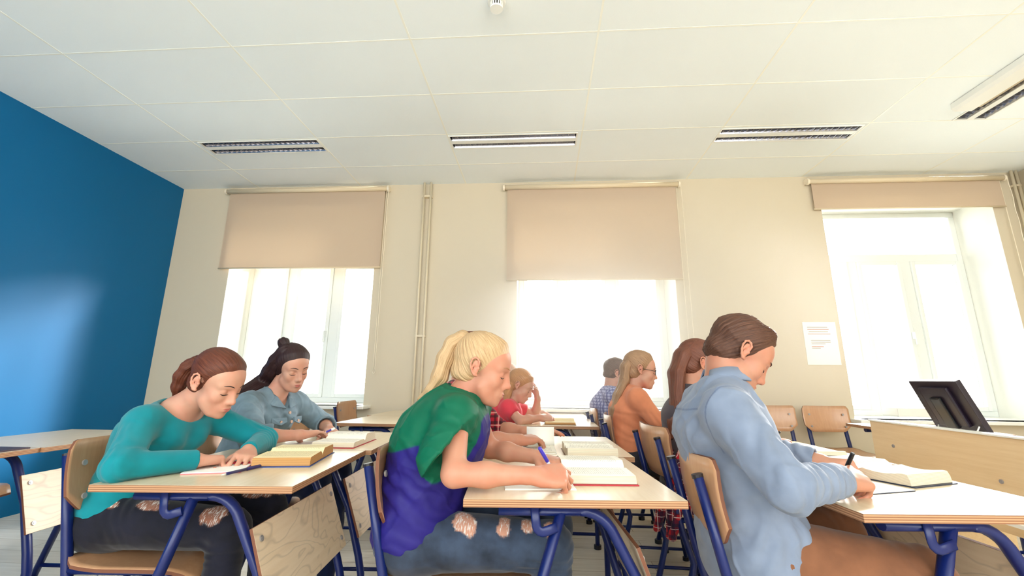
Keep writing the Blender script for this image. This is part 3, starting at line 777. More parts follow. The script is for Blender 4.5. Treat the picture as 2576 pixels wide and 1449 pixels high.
# ---------------------------------------------------------------- people: materials
def skin_mat(name, c, red=.0):
    m, n, b = newmat(name); L = n.links
    t = n.nodes.new('ShaderNodeTexCoord'); x = n.nodes.new('ShaderNodeTexNoise'); x.inputs['Scale'].default_value = 18; x.inputs['Detail'].default_value = 4; L.new(t.outputs['Object'], x.inputs[0])
    r = n.nodes.new('ShaderNodeValToRGB'); r.color_ramp.elements[0].position = .35; r.color_ramp.elements[1].position = .7
    r.color_ramp.elements[0].color = (*lin(c), 1); r.color_ramp.elements[1].color = (*lin((min(255, c[0]+2), c[1]-12, c[2]-12)), 1)
    L.new(x.outputs['Fac'], r.inputs[0])
    a = n.nodes.new('ShaderNodeAttribute'); a.attribute_name = 'flush'
    mx = n.nodes.new('ShaderNodeMix'); mx.data_type = 'RGBA'; mx.inputs['B'].default_value = (*lin((214, 120, 100)), 1)
    L.new(a.outputs['Fac'], mx.inputs['Factor']); L.new(r.outputs[0], mx.inputs['A']); L.new(mx.outputs['Result'], b.inputs['Base Color'])
    b.inputs['Roughness'].default_value = .48; b.inputs['Specular IOR Level'].default_value = .35
    b.inputs['Subsurface Weight'].default_value = .12; b.inputs['Subsurface Radius'].default_value = (.010, .004, .002); b.inputs['Subsurface Scale'].default_value = 1
    return m
def hair_mat(name, c1, c2, rough=.42):
    m, n, b = newmat(name); L = n.links
    a = n.nodes.new('ShaderNodeAttribute'); a.attribute_name = 'su'; a2 = n.nodes.new('ShaderNodeAttribute'); a2.attribute_name = 'sv'
    cb = n.nodes.new('ShaderNodeCombineXYZ'); mu = n.nodes.new('ShaderNodeMath'); mu.operation = 'MULTIPLY'; mu.inputs[1].default_value = 75; L.new(a.outputs['Fac'], mu.inputs[0])
    mv = n.nodes.new('ShaderNodeMath'); mv.operation = 'MULTIPLY'; mv.inputs[1].default_value = 2.2; L.new(a2.outputs['Fac'], mv.inputs[0])
    L.new(mu.outputs[0], cb.inputs[0]); L.new(mv.outputs[0], cb.inputs[1])
    x = n.nodes.new('ShaderNodeTexNoise'); x.inputs['Scale'].default_value = 1; x.inputs['Detail'].default_value = 5; x.inputs['Roughness'].default_value = .7; L.new(cb.outputs[0], x.inputs[0])
    r = n.nodes.new('ShaderNodeValToRGB'); r.color_ramp.elements[0].position = .36; r.color_ramp.elements[1].position = .66
    r.color_ramp.elements[0].color = (*lin(c2), 1); r.color_ramp.elements[1].color = (*lin(c1), 1); L.new(x.outputs['Fac'], r.inputs[0]); L.new(r.outputs[0], b.inputs['Base Color'])
    bp = n.nodes.new('ShaderNodeBump'); bp.inputs['Strength'].default_value = .55; bp.inputs['Distance'].default_value = .002; L.new(x.outputs['Fac'], bp.inputs['Height']); L.new(bp.outputs[0], b.inputs['Normal'])
    b.inputs['Roughness'].default_value = rough; b.inputs['Specular IOR Level'].default_value = .35
    return m
def cloth_mat(name, c, c2=None, rough=.8, weave=900, rip=None, plaid=None, check=None, var=.08, sheen=.15):
    m, n, b = newmat(name); L = n.links
    t = n.nodes.new('ShaderNodeTexCoord'); x = n.nodes.new('ShaderNodeTexNoise'); x.inputs['Scale'].default_value = 14; x.inputs['Detail'].default_value = 5; L.new(t.outputs['Object'], x.inputs[0])
    r = n.nodes.new('ShaderNodeValToRGB'); r.color_ramp.elements[0].position = .3; r.color_ramp.elements[1].position = .7
    k = 1-var*2; r.color_ramp.elements[0].color = (*[v*k for v in lin(c)], 1); r.color_ramp.elements[1].color = (*[min(1, v*(1+var)) for v in lin(c)], 1); L.new(x.outputs['Fac'], r.inputs[0])
    colr = r.outputs[0]
    def mixin(fac, B, A):
        mx = n.nodes.new('ShaderNodeMix'); mx.data_type = 'RGBA'
        L.new(fac, mx.inputs['Factor']); L.new(A, mx.inputs['A'])
        if isinstance(B, tuple): mx.inputs['B'].default_value = (*lin(B), 1)
        else: L.new(B, mx.inputs['B'])
        return mx.outputs['Result']
    if plaid:
        s_ = n.nodes.new('ShaderNodeSeparateXYZ'); L.new(t.outputs['Object'], s_.inputs[0])
        for axn, per, wd, cc, off in plaid:
            src = s_.outputs[axn]
            ad = n.nodes.new('ShaderNodeMath'); ad.operation = 'ADD'; ad.inputs[1].default_value = off; L.new(src, ad.inputs[0])
            mo_ = n.nodes.new('ShaderNodeMath'); mo_.operation = 'MULTIPLY'; mo_.inputs[1].default_value = 1/per; L.new(ad.outputs[0], mo_.inputs[0])
            fr = n.nodes.new('ShaderNodeMath'); fr.operation = 'FRACT'; L.new(mo_.outputs[0], fr.inputs[0])
            lt = n.nodes.new('ShaderNodeMath'); lt.operation = 'LESS_THAN'; lt.inputs[1].default_value = wd; L.new(fr.outputs[0], lt.inputs[0])
            ml = n.nodes.new('ShaderNodeMath'); ml.operation = 'MULTIPLY'; ml.inputs[1].default_value = .72; L.new(lt.outputs[0], ml.inputs[0])
            colr = mixin(ml.outputs[0], cc, colr)
    if c2:
        a = n.nodes.new('ShaderNodeAttribute'); a.attribute_name = 'mask'; colr = mixin(a.outputs['Fac'], c2, colr)
    if rip:
        a = n.nodes.new('ShaderNodeAttribute'); a.attribute_name = 'rip'
        mp = n.nodes.new('ShaderNodeMapping'); mp.inputs['Scale'].default_value = (300, 60, 60) ; L.new(t.outputs['Object'], mp.inputs[0])
        y = n.nodes.new('ShaderNodeTexNoise'); y.inputs['Scale'].default_value = 1; y.inputs['Detail'].default_value = 2; L.new(mp.outputs[0], y.inputs[0])
        rr = n.nodes.new('ShaderNodeValToRGB'); rr.color_ramp.elements[0].position = .52; rr.color_ramp.elements[1].position = .62
        rr.color_ramp.elements[0].color = (*lin(rip), 1); rr.color_ramp.elements[1].color = (*lin((214, 206, 200)), 1); L.new(y.outputs['Fac'], rr.inputs[0])
        colr = mixin(a.outputs['Fac'], rr.outputs[0], colr)
    L.new(colr, b.inputs['Base Color']); b.inputs['Roughness'].default_value = rough; b.inputs['Sheen Weight'].default_value = sheen; b.inputs['Specular IOR Level'].default_value = .25
    w_ = n.nodes.new('ShaderNodeTexNoise'); w_.inputs['Scale'].default_value = weave; L.new(t.outputs['Object'], w_.inputs[0])
    bp = n.nodes.new('ShaderNodeBump'); bp.inputs['Strength'].default_value = .25; bp.inputs['Distance'].default_value = .001; L.new(w_.outputs['Fac'], bp.inputs['Height']); L.new(bp.outputs[0], b.inputs['Normal'])
    return m
M['lips'] = mat('lips', (186, 96, 92), .4)
M['lash'] = mat('eyelash', (44, 26, 24), .6)
M['nail'] = mat('nail', (226, 176, 160), .3)

# ---------------------------------------------------------------- people: anatomy
def head_axes(yaw, pitch, roll=0):
    """columns: forward, left, up of the head; yaw from +x towards +y, pitch positive = looking down"""
    R = (Matrix.Rotation(math.radians(yaw), 3, 'Z') @ Matrix.Rotation(math.radians(pitch), 3, 'Y') @ Matrix.Rotation(math.radians(roll), 3, 'X'))
    return np.array(R)
def head_prims(sx=1.0, male=False, nose=1.0):
    jw = 1.1 if male else 1.0
    L = [(ell((-.008, 0, .038), (.091, .072, .075)), 0), (ell((.030, 0, .033), (.0595, .060, .057)), .02),
         (ell((.034, 0, -.022), (.050, .054, .060)), .02), (ell((.026, 0, -.064), (.052, .046*jw, .036)), .025),
         (ball((.0735, 0, -.093), .0165*jw), .024), (ball((.056, .034, -.026), .020), .025), (ball((.056, -.034, -.026), .020), .025)]
    for s_ in (1, -1):
        L.append((cone((.0800, s_*.012, .021), (.064, s_*.043, .018), .0095, .008), .016))
        L.append((cone((.022, s_*.045, -.058), (.050, s_*.024, -.090), .010*jw, .012), .035))
    L += [(ell((.078, 0, -.060), (.0165, .025, .021)), .018)]
    for s_ in (1, -1): L.append((ell((.0905, s_*.031, -.001), (.0120, .0165, .0085)), .012, 'sub'))
    for s_ in (1, -1): L.append((ball((.0685, s_*.031, -.002), .0142), .004))
    L += [(cone((.076, 0, .008), (.0885, 0, -.032), .0100, .0130*nose), .012), (cone((.0865, 0, .014), (.1030, 0, -.028), .0058, .0072*nose), .012), (ball((.1045, 0, -.0325), .0080*nose), .008)]
    for s_ in (1, -1): L.append((ball((.0950, s_*.0092, -.0375), .0062*nose), .008))
    for s_ in (1, -1): L.append((ball((.1010, s_*.0048, -.0415), .0026), .003, 'sub'))
    L += [(ell((.0935, 0, -.0605), (.0055, .0175, .0040)), .005), (ell((.0920, 0, -.0690), (.0060, .0150, .0048)), .006),
          (cone((.0995, 0, -.0648), (.081, .022, -.0660), .0010, .0009), .003, 'sub'), (cone((.0995, 0, -.0648), (.081, -.022, -.0660), .0010, .0009), .003, 'sub')]
    return L
def ear_prims(s_):
    """helix ring, lobe and concha; the ear leans back and stands off the head"""
    O = A_(-.006, s_*.0745, .000)
    def Q(u, v, w_):                      # u forward, v up (leaning back), w out
        u2, v2 = u*.97-v*.22, v*.97+u*.22
        return O+A_(u2*.93-w_*.34, s_*(w_*.93+.36*max(0, -u)+.004), v2)
    L = [(ell(Q(-.002, .0, .001), (.0130, .0040, .0230), np.array((Matrix.Rotation(math.radians(-12), 3, 'Y') @ Matrix.Rotation(math.radians(s_*-24), 3, 'Z')))), 0)]
    ring = [(.010, .004), (.012, .016), (.006, .026), (-.004, .030), (-.014, .025), (-.018, .012), (-.0165, -.003), (-.011, -.016), (-.003, -.026)]
    for i in range(len(ring)-1):
        L.append((cone(Q(*ring[i], .004), Q(*ring[i+1], .004), .0030, .0030), .0035))
    L.append((cone(Q(-.002, -.024, .003), Q(.003, -.027, .001), .0056, .0050), .005))
    L.append((cone(Q(-.010, -.006, .003), Q(-.006, .010, .003), .0022), .003)); L.append((cone(Q(-.006, .010, .003), Q(.002, .017, .003), .0020), .003))
    L.append((ball(Q(.0095, -.004, .0015), .0040), .004))
    L.append((ell(Q(-.001, -.004, .008), (.0068, .0062, .0092)), .003, 'sub'))
    return L
FING = [(.088, .026, (.0420, .0240, .0205), .0088), (.092, .0045, (.0450, .0275, .0220), .0090), (.087, -.0160, (.0410, .0260, .0215), .0085), (.078, -.0345, (.0330, .0190, .0190), .0075)]
def hand_prims(W, xd, zd, side, pose, s_=1.0):
    """returns [(group prims)] : palm + finger chains; W wrist, xd towards the knuckles, zd out of the back of the hand, side +1 thumb at Z x X"""
    x = nrm(xd); z = nrm(np.asarray(zd, float)-np.dot(zd, x)*x); y = np.cross(z, x)*side
    def G(a, b_, c): return np.asarray(W, float)+(x*a+y*b_+z*c)*s_
    L = []; tips = []
    for i, (kx, ky, ln, r) in enumerate(FING):
        L.append((cone(G(.004, ky*.45, -.002), G(kx-.004, ky, -.001), .0135*s_, (.0108-.0006*i)*s_), .012))
    L.append((cone(G(.015, .010, -.008), G(.055, .026, -.010), .0145*s_, .0125*s_), .012)); L.append((cone(G(.015, -.018, -.008), G(.06, -.026, -.009), .0125*s_, .011*s_), .012))
    L.append((ell(G(.055, -.004, -.002), (.042*s_, .036*s_, .0125*s_), np.stack([x, y, z], 1)), .012))
    chains = []
    for i, (kx, ky, ln, r) in enumerate(FING):
        c, sp = pose['curl'][i], pose.get('spread', (6, 2, -2, -7))[i]
        p = G(kx-.003, ky, 0); ang = 0; ch = []
        for k in range(3):
            ang += c[k]; a = math.radians(ang); sa = math.radians(sp)
            d = (x*math.cos(sa)+y*math.sin(sa))*math.cos(a)-z*math.sin(a); q = p+d*ln[k]*s_
            ch.append((cone(p, q, r*s_*(1-.07*k), r*s_*(.93-.07*k)), .0025)); p = q
        chains.append(ch); tips.append((p, d))
    t = pose['thumb']; p = G(.016, .019, -.008); ch = []
    for k, (az, el, l, r0, r1) in enumerate(t):
        a, e = math.radians(az), math.radians(el); d = (x*math.cos(a)+y*math.sin(a))*math.cos(e)-z*math.sin(e); q = p+d*l*s_
        ch.append((cone(p, q, r0*s_, r1*s_), .006)); p = q
    chains.append(ch); tips.append((p, d))
    return L, chains, tips
POSE = {
    'flat': dict(curl=[(8, 14, 8), (10, 16, 10), (12, 18, 10), (14, 20, 12)], thumb=[(52, 18, .040, .0135, .0115), (32, 12, .032, .0108, .0098), (22, 10, .024, .0098, .0078)]),
    'rest': dict(curl=[(24, 30, 18), (28, 32, 20), (32, 34, 20), (36, 36, 22)], spread=(7, 2, -3, -9), thumb=[(48, 24, .040, .0135, .0115), (26, 22, .032, .0108, .0098), (10, 20, .024, .0098, .0078)]),
    'fist': dict(curl=[(62, 82, 40), (66, 84, 42), (70, 84, 42), (72, 84, 42)], spread=(2, 0, -1, -4), thumb=[(45, 40, .040, .0135, .0115), (0, 40, .032, .0108, .0098), (-45, 40, .024, .0098, .0078)]),
    'pen': dict(curl=[(40, 48, 22), (50, 58, 30), (60, 68, 38), (66, 72, 40)], spread=(3, 0, -2, -5), thumb=[(42, 42, .040, .0135, .0115), (14, 38, .032, .0108, .0098), (-2, 34, .024, .0098, .0078)]),
}
def frame_of(fwd):
    f = nrm(A_(fwd[0], fwd[1], 0)); return f, A_(-f[1], f[0], 0)

def person(S):
    name = 'person'; near = S.get('near', True)
    root = thing(name, S['label'], 'person', tuple(A_(S['PEL'][0], S['PEL'][1], 0)))
    off = A_(S['PEL'][0], S['PEL'][1], 0)
    hb, hh = S.get('res', (.0045, .0027))
    PEL, WAI, CHE, NEC, H0 = [np.asarray(S[k], float) for k in ('PEL', 'WAI', 'CHE', 'NEC', 'HEAD')]
    f, lat = frame_of(S.get('fwd', (1, 0))); f2, lat2 = frame_of(S.get('fwd2', S.get('fwd', (1, 0))))
    bw = S.get('bw', 1.0); male = S.get('male', False); hs = S.get('hs', 1.0)
    Mh = head_axes(*S['hrot'])*hs; Rh = Mh/hs
    ShR, ShL = [np.asarray(S[k], float) for k in ('SHR', 'SHL')]
    skin = S['skin']
    NT = H0+Mh @ A_(-.022, 0, -.045); nr = (.056 if male else .047)*hs
    neckp = [(cone(NEC, NT, nr*1.12, nr), .02)]
    # ---- head, in its own axes
    lo, hi = A_(-.13, -.10, -.125), A_(.135, .10, .14)
    g = Grid(lo, hi, hh)
    for q in head_prims(male=male, nose=S.get('nose', 1)): g.put(q[0], q[1], q[2] if len(q) > 2 else 'add')
    for s_ in ((1, -1) if not S.get('noear') else ()): g.group(ear_prims(s_), .004, .004)
    for p_, k in neckp: g.put(xform(p_, H0, Mh), .022)
    V, F = g.mesh(); V = relax(V, F, 1, .35)
    flush = .16*np.exp(-((V-A_(.07, .038, -.034))**2).sum(1)/.018**2)+.16*np.exp(-((V-A_(.07, -.038, -.034))**2).sum(1)/.018**2)+.22*np.exp(-((V-A_(.111, 0, -.036))**2).sum(1)/.010**2)+.3*np.exp(-((V-A_(-.006, .078, 0))**2).sum(1)/.02**2)+.3*np.exp(-((V-A_(-.006, -.078, 0))**2).sum(1)/.02**2)
    Vw = V @ Mh.T+H0
    cutc = NEC*.45+NT*.55; cutn = nrm(NT-NEC)
    keep = (((Vw[F].mean(1)-cutc) @ cutn > -.004) | (V[F].mean(1)[:, 0] > .005)) & (V[F].mean(1)[:, 2] > -.1215) & (V[F].mean(1)[:, 0] > -.1275)
    VB, FB, FL = [Vw], [F[keep]], [flush]
    # ---- trunk, arms and hands
    pts = [PEL, WAI, CHE, NEC, ShR, ShL]+[np.asarray(S[k], float) for k in ('ELR', 'WRR', 'ELL', 'WRL') if k in S]
    lo = np.min(pts, 0)-.2; hi = np.max(pts, 0)+.2
    g = Grid(lo, hi, hb)
    pw, ww, cw = (.150*bw, .105*bw), (.120*bw, .085*bw), (.140*bw, .100*bw)
    if male: pw, ww, cw = (.155*bw, .11*bw), (.140*bw, .095*bw), (.165*bw, .112*bw)
    def trunk(e):
        E = lambda q: (q[0]+e, q[1]+e)
        T = [(eseg(PEL, WAI, lat, E(pw), E(ww)), 0), (eseg(WAI, CHE, (lat+lat2)/2, E(ww), E(cw)), .05),
             (eseg(CHE, CHE*.35+NEC*.65, lat2, E(cw), E((.085*bw, .062*bw))), .05)]
        for sh in (ShR, ShL): T.append((cone(CHE*.2+NEC*.8-A_(0, 0, .01), sh, .050*bw+e, .046*bw+e), .04))
        if S.get('bust'):
            for s_ in (-1, 1): T.append((ball(CHE*.75+NEC*.25+f2*.075*bw+lat2*s_*.062*bw-A_(0, 0, .02), S['bust']+e*.6), .05))
        return T
    for p_, k in trunk(-.004): g.put(p_, k)
    g.put(cone(NEC, NT, nr*1.12, nr), .03)
    aw = (.046, .037, .036, .0245) if male else (.041, .033, .033, .0215)
    tips = {}
    for sd in ('R', 'L'):
        if 'EL'+sd not in S: continue
        sh, el, wr = (ShR if sd == 'R' else ShL), np.asarray(S['EL'+sd], float), np.asarray(S['WR'+sd], float)
        L = [(cone(sh, el, aw[0]*bw, aw[1]*bw), 0), (cone(el, el*.6+wr*.4, aw[2]*bw, aw[2]*bw*.98), .02), (cone(el*.6+wr*.4, wr, aw[2]*bw*.96, aw[3]), .02)]
        g.group(L, .02, .03)
        if 'H'+sd in S:
            xd, zd, pose = S['H'+sd]; sc = .96*S.get('hand', 1.0)*(1.06 if male else 1.0)
            pl, ch, tp = hand_prims(wr, xd, zd, 1 if sd == 'R' else -1, POSE[pose] if isinstance(pose, str) else pose, sc); tips[sd] = tp
            g.group([(cone(wr-nrm(np.asarray(xd))*.02, wr+nrm(np.asarray(xd))*.012, aw[3], aw[3]*.95), 0)]+pl, .012, .010)
            for c in ch:
                g.group([(q[0], .004) for q in c], .004, .006)
    V, F = g.mesh(); V = relax(V, F, 1, .3)
    keep = (V[F].mean(1)-cutc) @ cutn <= .005
    keep |= ((V[F].mean(1)-cutc)**2).sum(1) > .16**2
    if 'cutbody' in S: keep &= V[F].mean(1)[:, 2] > S['cutbody']
    fl = np.zeros(len(V))
    for sd in tips:
        for p_, d in tips[sd]: fl += .35*np.exp(-((V-p_)**2).sum(1)/.014**2)
    VB.append(V); FB.append(F[keep]+len(VB[0])); FL.append(np.minimum(fl, .4))
    VV, FF = np.concatenate(VB), np.concatenate(FB)
    u = np.unique(FF); mp = np.zeros(len(VV), int); mp[u] = np.arange(len(u))
    mkmesh('body', VV[u]-off, mp[FF], skin, root, {'flush': np.concatenate(FL)[u]})
    S['tips'] = tips; S['root'] = root; S['Mh'] = Mh
    # ---- face details
    VH = (Vw-H0) @ Mh/hs**2
    def surf(y, z, out=.0006):
        q = VH[(VH[:, 0] > .02)]; d = (q[:, 1]-y)**2+(q[:, 2]-z)**2; c = q[d < .003**2]
        return (c[:, 0].max() if len(c) else .085)+out
    def HP(x, y, z): return tuple(H0+Mh @ A_(x, y, z)-off)
    if S.get('face', True):
        b = MB(); rot = Matrix([list(r) for r in Rh])
        b.ball(HP(.0946, 0, -.0607), 1, (.0052*hs, .0172*hs, .0036*hs), rot=rot); b.ball(HP(.0930, 0, -.0690), 1, (.0058*hs, .0146*hs, .0044*hs), rot=rot)
        b.build('lips', S.get('lips', M['lips']), root, recalc=False)
        for s_ in (1, -1):
            c = A_(.0685, s_*.031, -.002); b = MB(); ps = []
            for k in range(9):
                u = k/4-1; yy = s_*.031+.0132*u; zz_ = -.0085-.0030*(1-u*u); ps.append(HP(surf(yy, zz_, .0004), yy, zz_))
            b.tube(ps, [.0006, .0011, .0014, .0015, .0015, .0015, .0014, .0011, .0006], 6, up=(0, 0, 1)); b.build('eyelashes', 'lash', root)
            b = MB(); ps = []
            for k in range(8):
                t = k/7; y = .012+.034*t; zz_ = .0215+.005*math.sin(math.pi*t*.9); ps.append(HP(surf(s_*y, zz_), s_*y, zz_))
            b.tube(ps, [.0008, .0016, .0019, .0018, .0016, .0013, .0010, .0005], 6, up=(0, 0, 1), flat=1.0); b.build('eyebrow', S.get('brow', M['lash']), root)
    # ---- hair
    if 'hair' in S: build_hair(S, root, off, H0, Mh, hs)
    return root, off, dict(trunk=trunk, lat=lat, lat2=lat2, f=f, f2=f2, aw=aw, bw=bw, NT=NT, nr=nr)

def build_hair(S, root, off, H0, Mh, hs):
    h = S['hair']; hh = .003 if S.get('near', True) else .004
    lo, hi = A_(-.16, -.12, -.14), A_(.13, .12, .16)
    g = Grid(lo, hi, hh); th = h.get('th', .007)
    g.put(ell((-.010, 0, .039), (.092+th, .073+th, .077+th)), 0); g.put(ell((.028, 0, .038), (.058+th, .061+th, .058+th)), .02)
    g.put(ell((-.042, 0, -.028), (.052+th, .054+th, .046)), .02)
    for q in h.get('add', []): g.put(*q)
    a0, a1 = h.get('line', (.042, .55))
    def cutf(X, Y, Z):
        d = X-(a0+a1*Z)+.9*np.maximum(np.abs(Y)-.03, 0)*h.get('temple', .5)
        return d
    X_, Y_, Z_ = g.ax[0][:, None, None], g.ax[1][None, :, None], g.ax[2][None, None, :]
    cv = cutf(X_, Y_, Z_); g.D += (h.get('taper', .009)*sm(cv, -.040, .0)).astype(np.float32)
    g.put((cutf, lo, hi), .003, 'and')
    zb = h.get('nape', -.062)
    g.put((lambda X, Y, Z: (zb-.0*X)-Z+0*Y-np.maximum(0, -.04-X)*h.get('napeslope', .0), lo, hi), .01, 'and')
    if not h.get('cover_ears'):
        for s_ in (1, -1):
            g.put(ell((-.004, s_*.088, -.003), (.022, .028, .032)), .006, 'sub')
            g.put(ell((.030, s_*.075, -.045), (.050, .035, .045)), .008, 'sub')
    V, F = g.mesh()
    if len(V):
        T = np.asarray(h.get('tie', A_(-.09, 0, .04)), float); tl = np.linalg.norm(T); ax = T/tl
        if h.get('flow') == 'down': ax = A_(0, 0, 1.0)
        e1 = nrm(np.cross(ax, A_(0, 1, 0)) if abs(ax[1]) < .9 else A_(1, 0, 0)); e2 = np.cross(ax, e1)
        phi = np.arctan2((V-A_(0, 0, .03)) @ e2, (V-A_(0, 0, .03)) @ e1); sv = ((V @ ax)*8)
        em = 1-sm(cutf(V[:, 0], V[:, 1], V[:, 2]), -.030, -.006)
        N = normals(V, F); V = V+N*(em*h.get('groove', .0008)*(np.sin(phi*38+3.5*wob(V, 16, 5, 2))*.6+np.sin(phi*71+2*wob(V, 22, 6, 2))*.5)+em*.0018*wob(V, 24, 9, 2))[:, None]
        if h.get('short'): V = V+N*(em*.004*np.maximum(0, wob(V, 70, 8, 3)))[:, None]
        mkmesh('hair', V @ Mh.T+H0-off, F, h['mat'], root, {'su': phi, 'sv': sv})
    for nm, path, closed in h.get('locks', []):
        # path: list of (world point, lateral dir, r_lat, r_fb)
        pts = [p[0] for p in path]; lo = np.min(pts, 0)-.09; hi = np.max(pts, 0)+.09
        g = Grid(lo, hi, hh)
        for i in range(len(path)-1):
            g.put(eseg(path[i][0], path[i+1][0], path[i][1], path[i][2:4], path[i+1][2:4]), .015)
        for q in h.get('lock_sub', []): g.put(q, .004, 'sub')
        V, F = g.mesh()
        # coordinates along / across the lock
        Pn = np.array(pts); best = np.full(len(V), 9e9); su = np.zeros(len(V)); sv = np.zeros(len(V)); acc = 0
        for i in range(len(Pn)-1):
            ab = Pn[i+1]-Pn[i]; L = np.linalg.norm(ab); t = np.clip(((V-Pn[i]) @ ab)/L**2, 0, 1); q = V-Pn[i]-t[:, None]*ab; d = (q**2).sum(1)
            ax = ab/L; u = nrm(np.asarray(path[i][1], float)-np.dot(path[i][1], ax)*ax); v = np.cross(ax, u); m = d < best
            su = np.where(m, np.arctan2((q @ v)/path[i][3], (q @ u)/path[i][2]), su); sv = np.where(m, (acc+t*L)*8, sv); best = np.minimum(best, d); acc += L
        N = normals(V, F); V = V+N*(.0018*np.sin(su*7+2.2*wob(V, 12, 3, 2))+.0008*np.sin(su*23+2*wob(V, 18, 4, 2)))[:, None]
        mkmesh(nm, V-off, F, h['mat'], root, {'su': su*.8, 'sv': sv})

def cloth(S, root, off, name, prims, material, cuts=(), fold=(), h=None, seed=1, base=.0012, attrs=None, post=None, groups=()):
    lo = np.min([p[0][1] for p in prims]+[q[0][1] for gr in groups for q in gr[0]], 0)-.03; hi = np.max([p[0][2] for p in prims]+[q[0][2] for gr in groups for q in gr[0]], 0)+.03
    g = Grid(lo, hi, h or S.get('res', (.0045, 0))[0])
    for p in prims: g.put(p[0], p[1], p[2] if len(p) > 2 else 'add')
    for gr in groups: g.group(*gr)
    for c in cuts: g.put(c[0], c[1] if len(c) > 1 else .002, 'sub')
    V, F = g.mesh(); V = relax(V, F, 2, .4); N = normals(V, F); V = folds(V, N, fold, seed, base)
    at = {k: fn(V, N) for k, fn in (attrs or {}).items()}
    return mkmesh(name, V-off, F, material, root, at)
def sm(x, a, b): t = np.clip((x-a)/(b-a), 0, 1); return t*t*(3-2*t)
def sleeve(sh, el, wr, r, end=1.0):
    """sleeve prims from shoulder to a fraction of the forearm; r=(shoulder, elbow, elbow2, wrist)"""
    L = [(cone(sh, el, r[0], r[1]), 0)]
    if end > 0: w2 = el+(wr-el)*end; L.append((cone(el, w2, r[2], r[3]), .018))
    return L
def legs(S, root, off, C, material, name='trousers', r=(.088, .064, .056, .042), cuts=(), fold=(), attrs=None, seed=5, hipw=.082, waist=None, shoes=None):
    PEL = np.asarray(S['PEL'], float); prims = [(ell(PEL+A_(-.01, 0, -.005), (S.get('pelr', .125)*C['bw'], .172*C['bw'], .100), np.stack([C['f'], C['lat'], A_(0, 0, 1)], 1)), 0)]
    if waist is not None: prims.append((eseg(PEL, PEL+np.asarray(waist, float), C['lat'], (.158*C['bw'], .115*C['bw']), (.130*C['bw'], .098*C['bw'])), .04))
    gr = []
    for sd, s_ in (('R', -1), ('L', 1)):
        hip = PEL+C['lat']*s_*hipw; kn, an = np.asarray(S['KN'+sd], float), np.asarray(S['AN'+sd], float)
        gr.append(([(cone(hip, kn, r[0], r[1]), 0), (ball(kn, r[1]*1.02), .01), (cone(kn, kn*.5+an*.5, r[2]*1.02, r[2]), .02), (cone(kn*.5+an*.5, an, r[2]*.98, r[3]), .02)], .02, .035 if sd == 'R' else .02))
        if shoes:
            b_, toe = an, an+nrm(S.get('toe', (1, 0, 0)))*.16
            g = Grid(np.minimum(b_, toe)-.09, np.maximum(b_, toe)+.09, .006)
            g.put(cone((b_[0]-.01, b_[1], .045), (toe[0], toe[1], .035), .042, .034), .0); g.put(cone(an-A_(0, 0, .0), (b_[0], b_[1], .05), .040, .042), .02)
            g.put(half((b_[0], b_[1], .002), (0, 0, -1), .4), .002, 'sub')
            V, F = g.mesh(); mkmesh('shoe', V-off, F, shoes, root)
    return cloth(S, root, off, name, prims, material, cuts, fold, seed=seed, attrs=attrs, groups=gr, h=S.get('leg_res', .006))

# ---------------------------------------------------------------- people: who sits where
SK = skin_mat('fair_skin', (190, 138, 114)); SK2 = skin_mat('warm_skin', (184, 134, 110)); SK3 = skin_mat('pale_skin', (198, 152, 130))
HM = {'auburn': hair_mat('auburn_hair', (124, 66, 42), (54, 24, 18)), 'dark': hair_mat('dark_brown_hair', (62, 34, 34), (22, 10, 14)),
      'blonde': hair_mat('blonde_hair', (222, 194, 152), (160, 122, 84)), 'brown': hair_mat('short_brown_hair', (112, 74, 54), (50, 28, 24)),
      'lbrown': hair_mat('long_brown_hair', (136, 82, 60), (76, 42, 34)), 'mix': hair_mat('ash_blonde_hair', (196, 158, 120), (120, 84, 62)), 'red': hair_mat('strawberry_hair', (206, 152, 100), (150, 96, 60))}
UPV = A_(0, 0, 1)
def locks(pts, lat, rs):
    return [(np.asarray(p, float), lat, r[0], r[1]) for p, r in zip(pts, rs)]

# 1. girl in teal ---------------------------------------------------------
Sx = dict(label='person in a teal long-sleeved top with a brown ponytail, head bent over papers', skin=SK3,
    PEL=(-1.475, 1.715, .590), WAI=(-1.46, 1.715, .715), CHE=(-1.405, 1.715, .845), NEC=(-1.335, 1.715, .945), HEAD=(-1.200, 1.700, 1.045), hrot=(-8, 26, 4),
    SHR=(-1.345, 1.565, .905), SHL=(-1.325, 1.870, .905), ELR=(-1.255, 1.405, .800), WRR=(-1.145, 1.575, .794), ELL=(-1.140, 1.965, .812), WRL=(-1.085, 1.770, .799),
    HR=((.25, .97, -.10), (-.15, .12, 1), 'fist'), HL=((.36, -.93, -.14), (.2, .0, 1), 'rest'),
    KNR=(-1.01, 1.60, .585), ANR=(-1.03, 1.60, .10), KNL=(-1.02, 1.84, .585), ANL=(-1.00, 1.85, .10), bust=.040, res=(.0042, .0026), bw=.97,
    hair=dict(mat=HM['auburn'], tie=(-.10, .0, .012), line=(.042, .50), nape=-.060, th=.006))
H0 = A_(*Sx['HEAD']); Mh = head_axes(*Sx['hrot'])
hp = lambda x, y, z: H0+Mh @ A_(x, y, z)
ly = A_(0, 1, 0)
Sx['hair']['locks'] = [('ponytail', locks([hp(-.090, 0, .016), hp(-.118, 0, .020), hp(-.138, -.004, -.008), hp(-.143, -.008, -.048), hp(-.138, -.008, -.090), hp(-.126, -.008, -.132)], ly,
    [(.017, .016), (.024, .021), (.030, .024), (.030, .023), (.024, .018), (.009, .007)]), 0), ('hair_tie', locks([hp(-.092, 0, .016), hp(-.101, 0, .018)], ly, [(.019, .019), (.019, .019)]), 0)]
root, off, C = person(Sx)
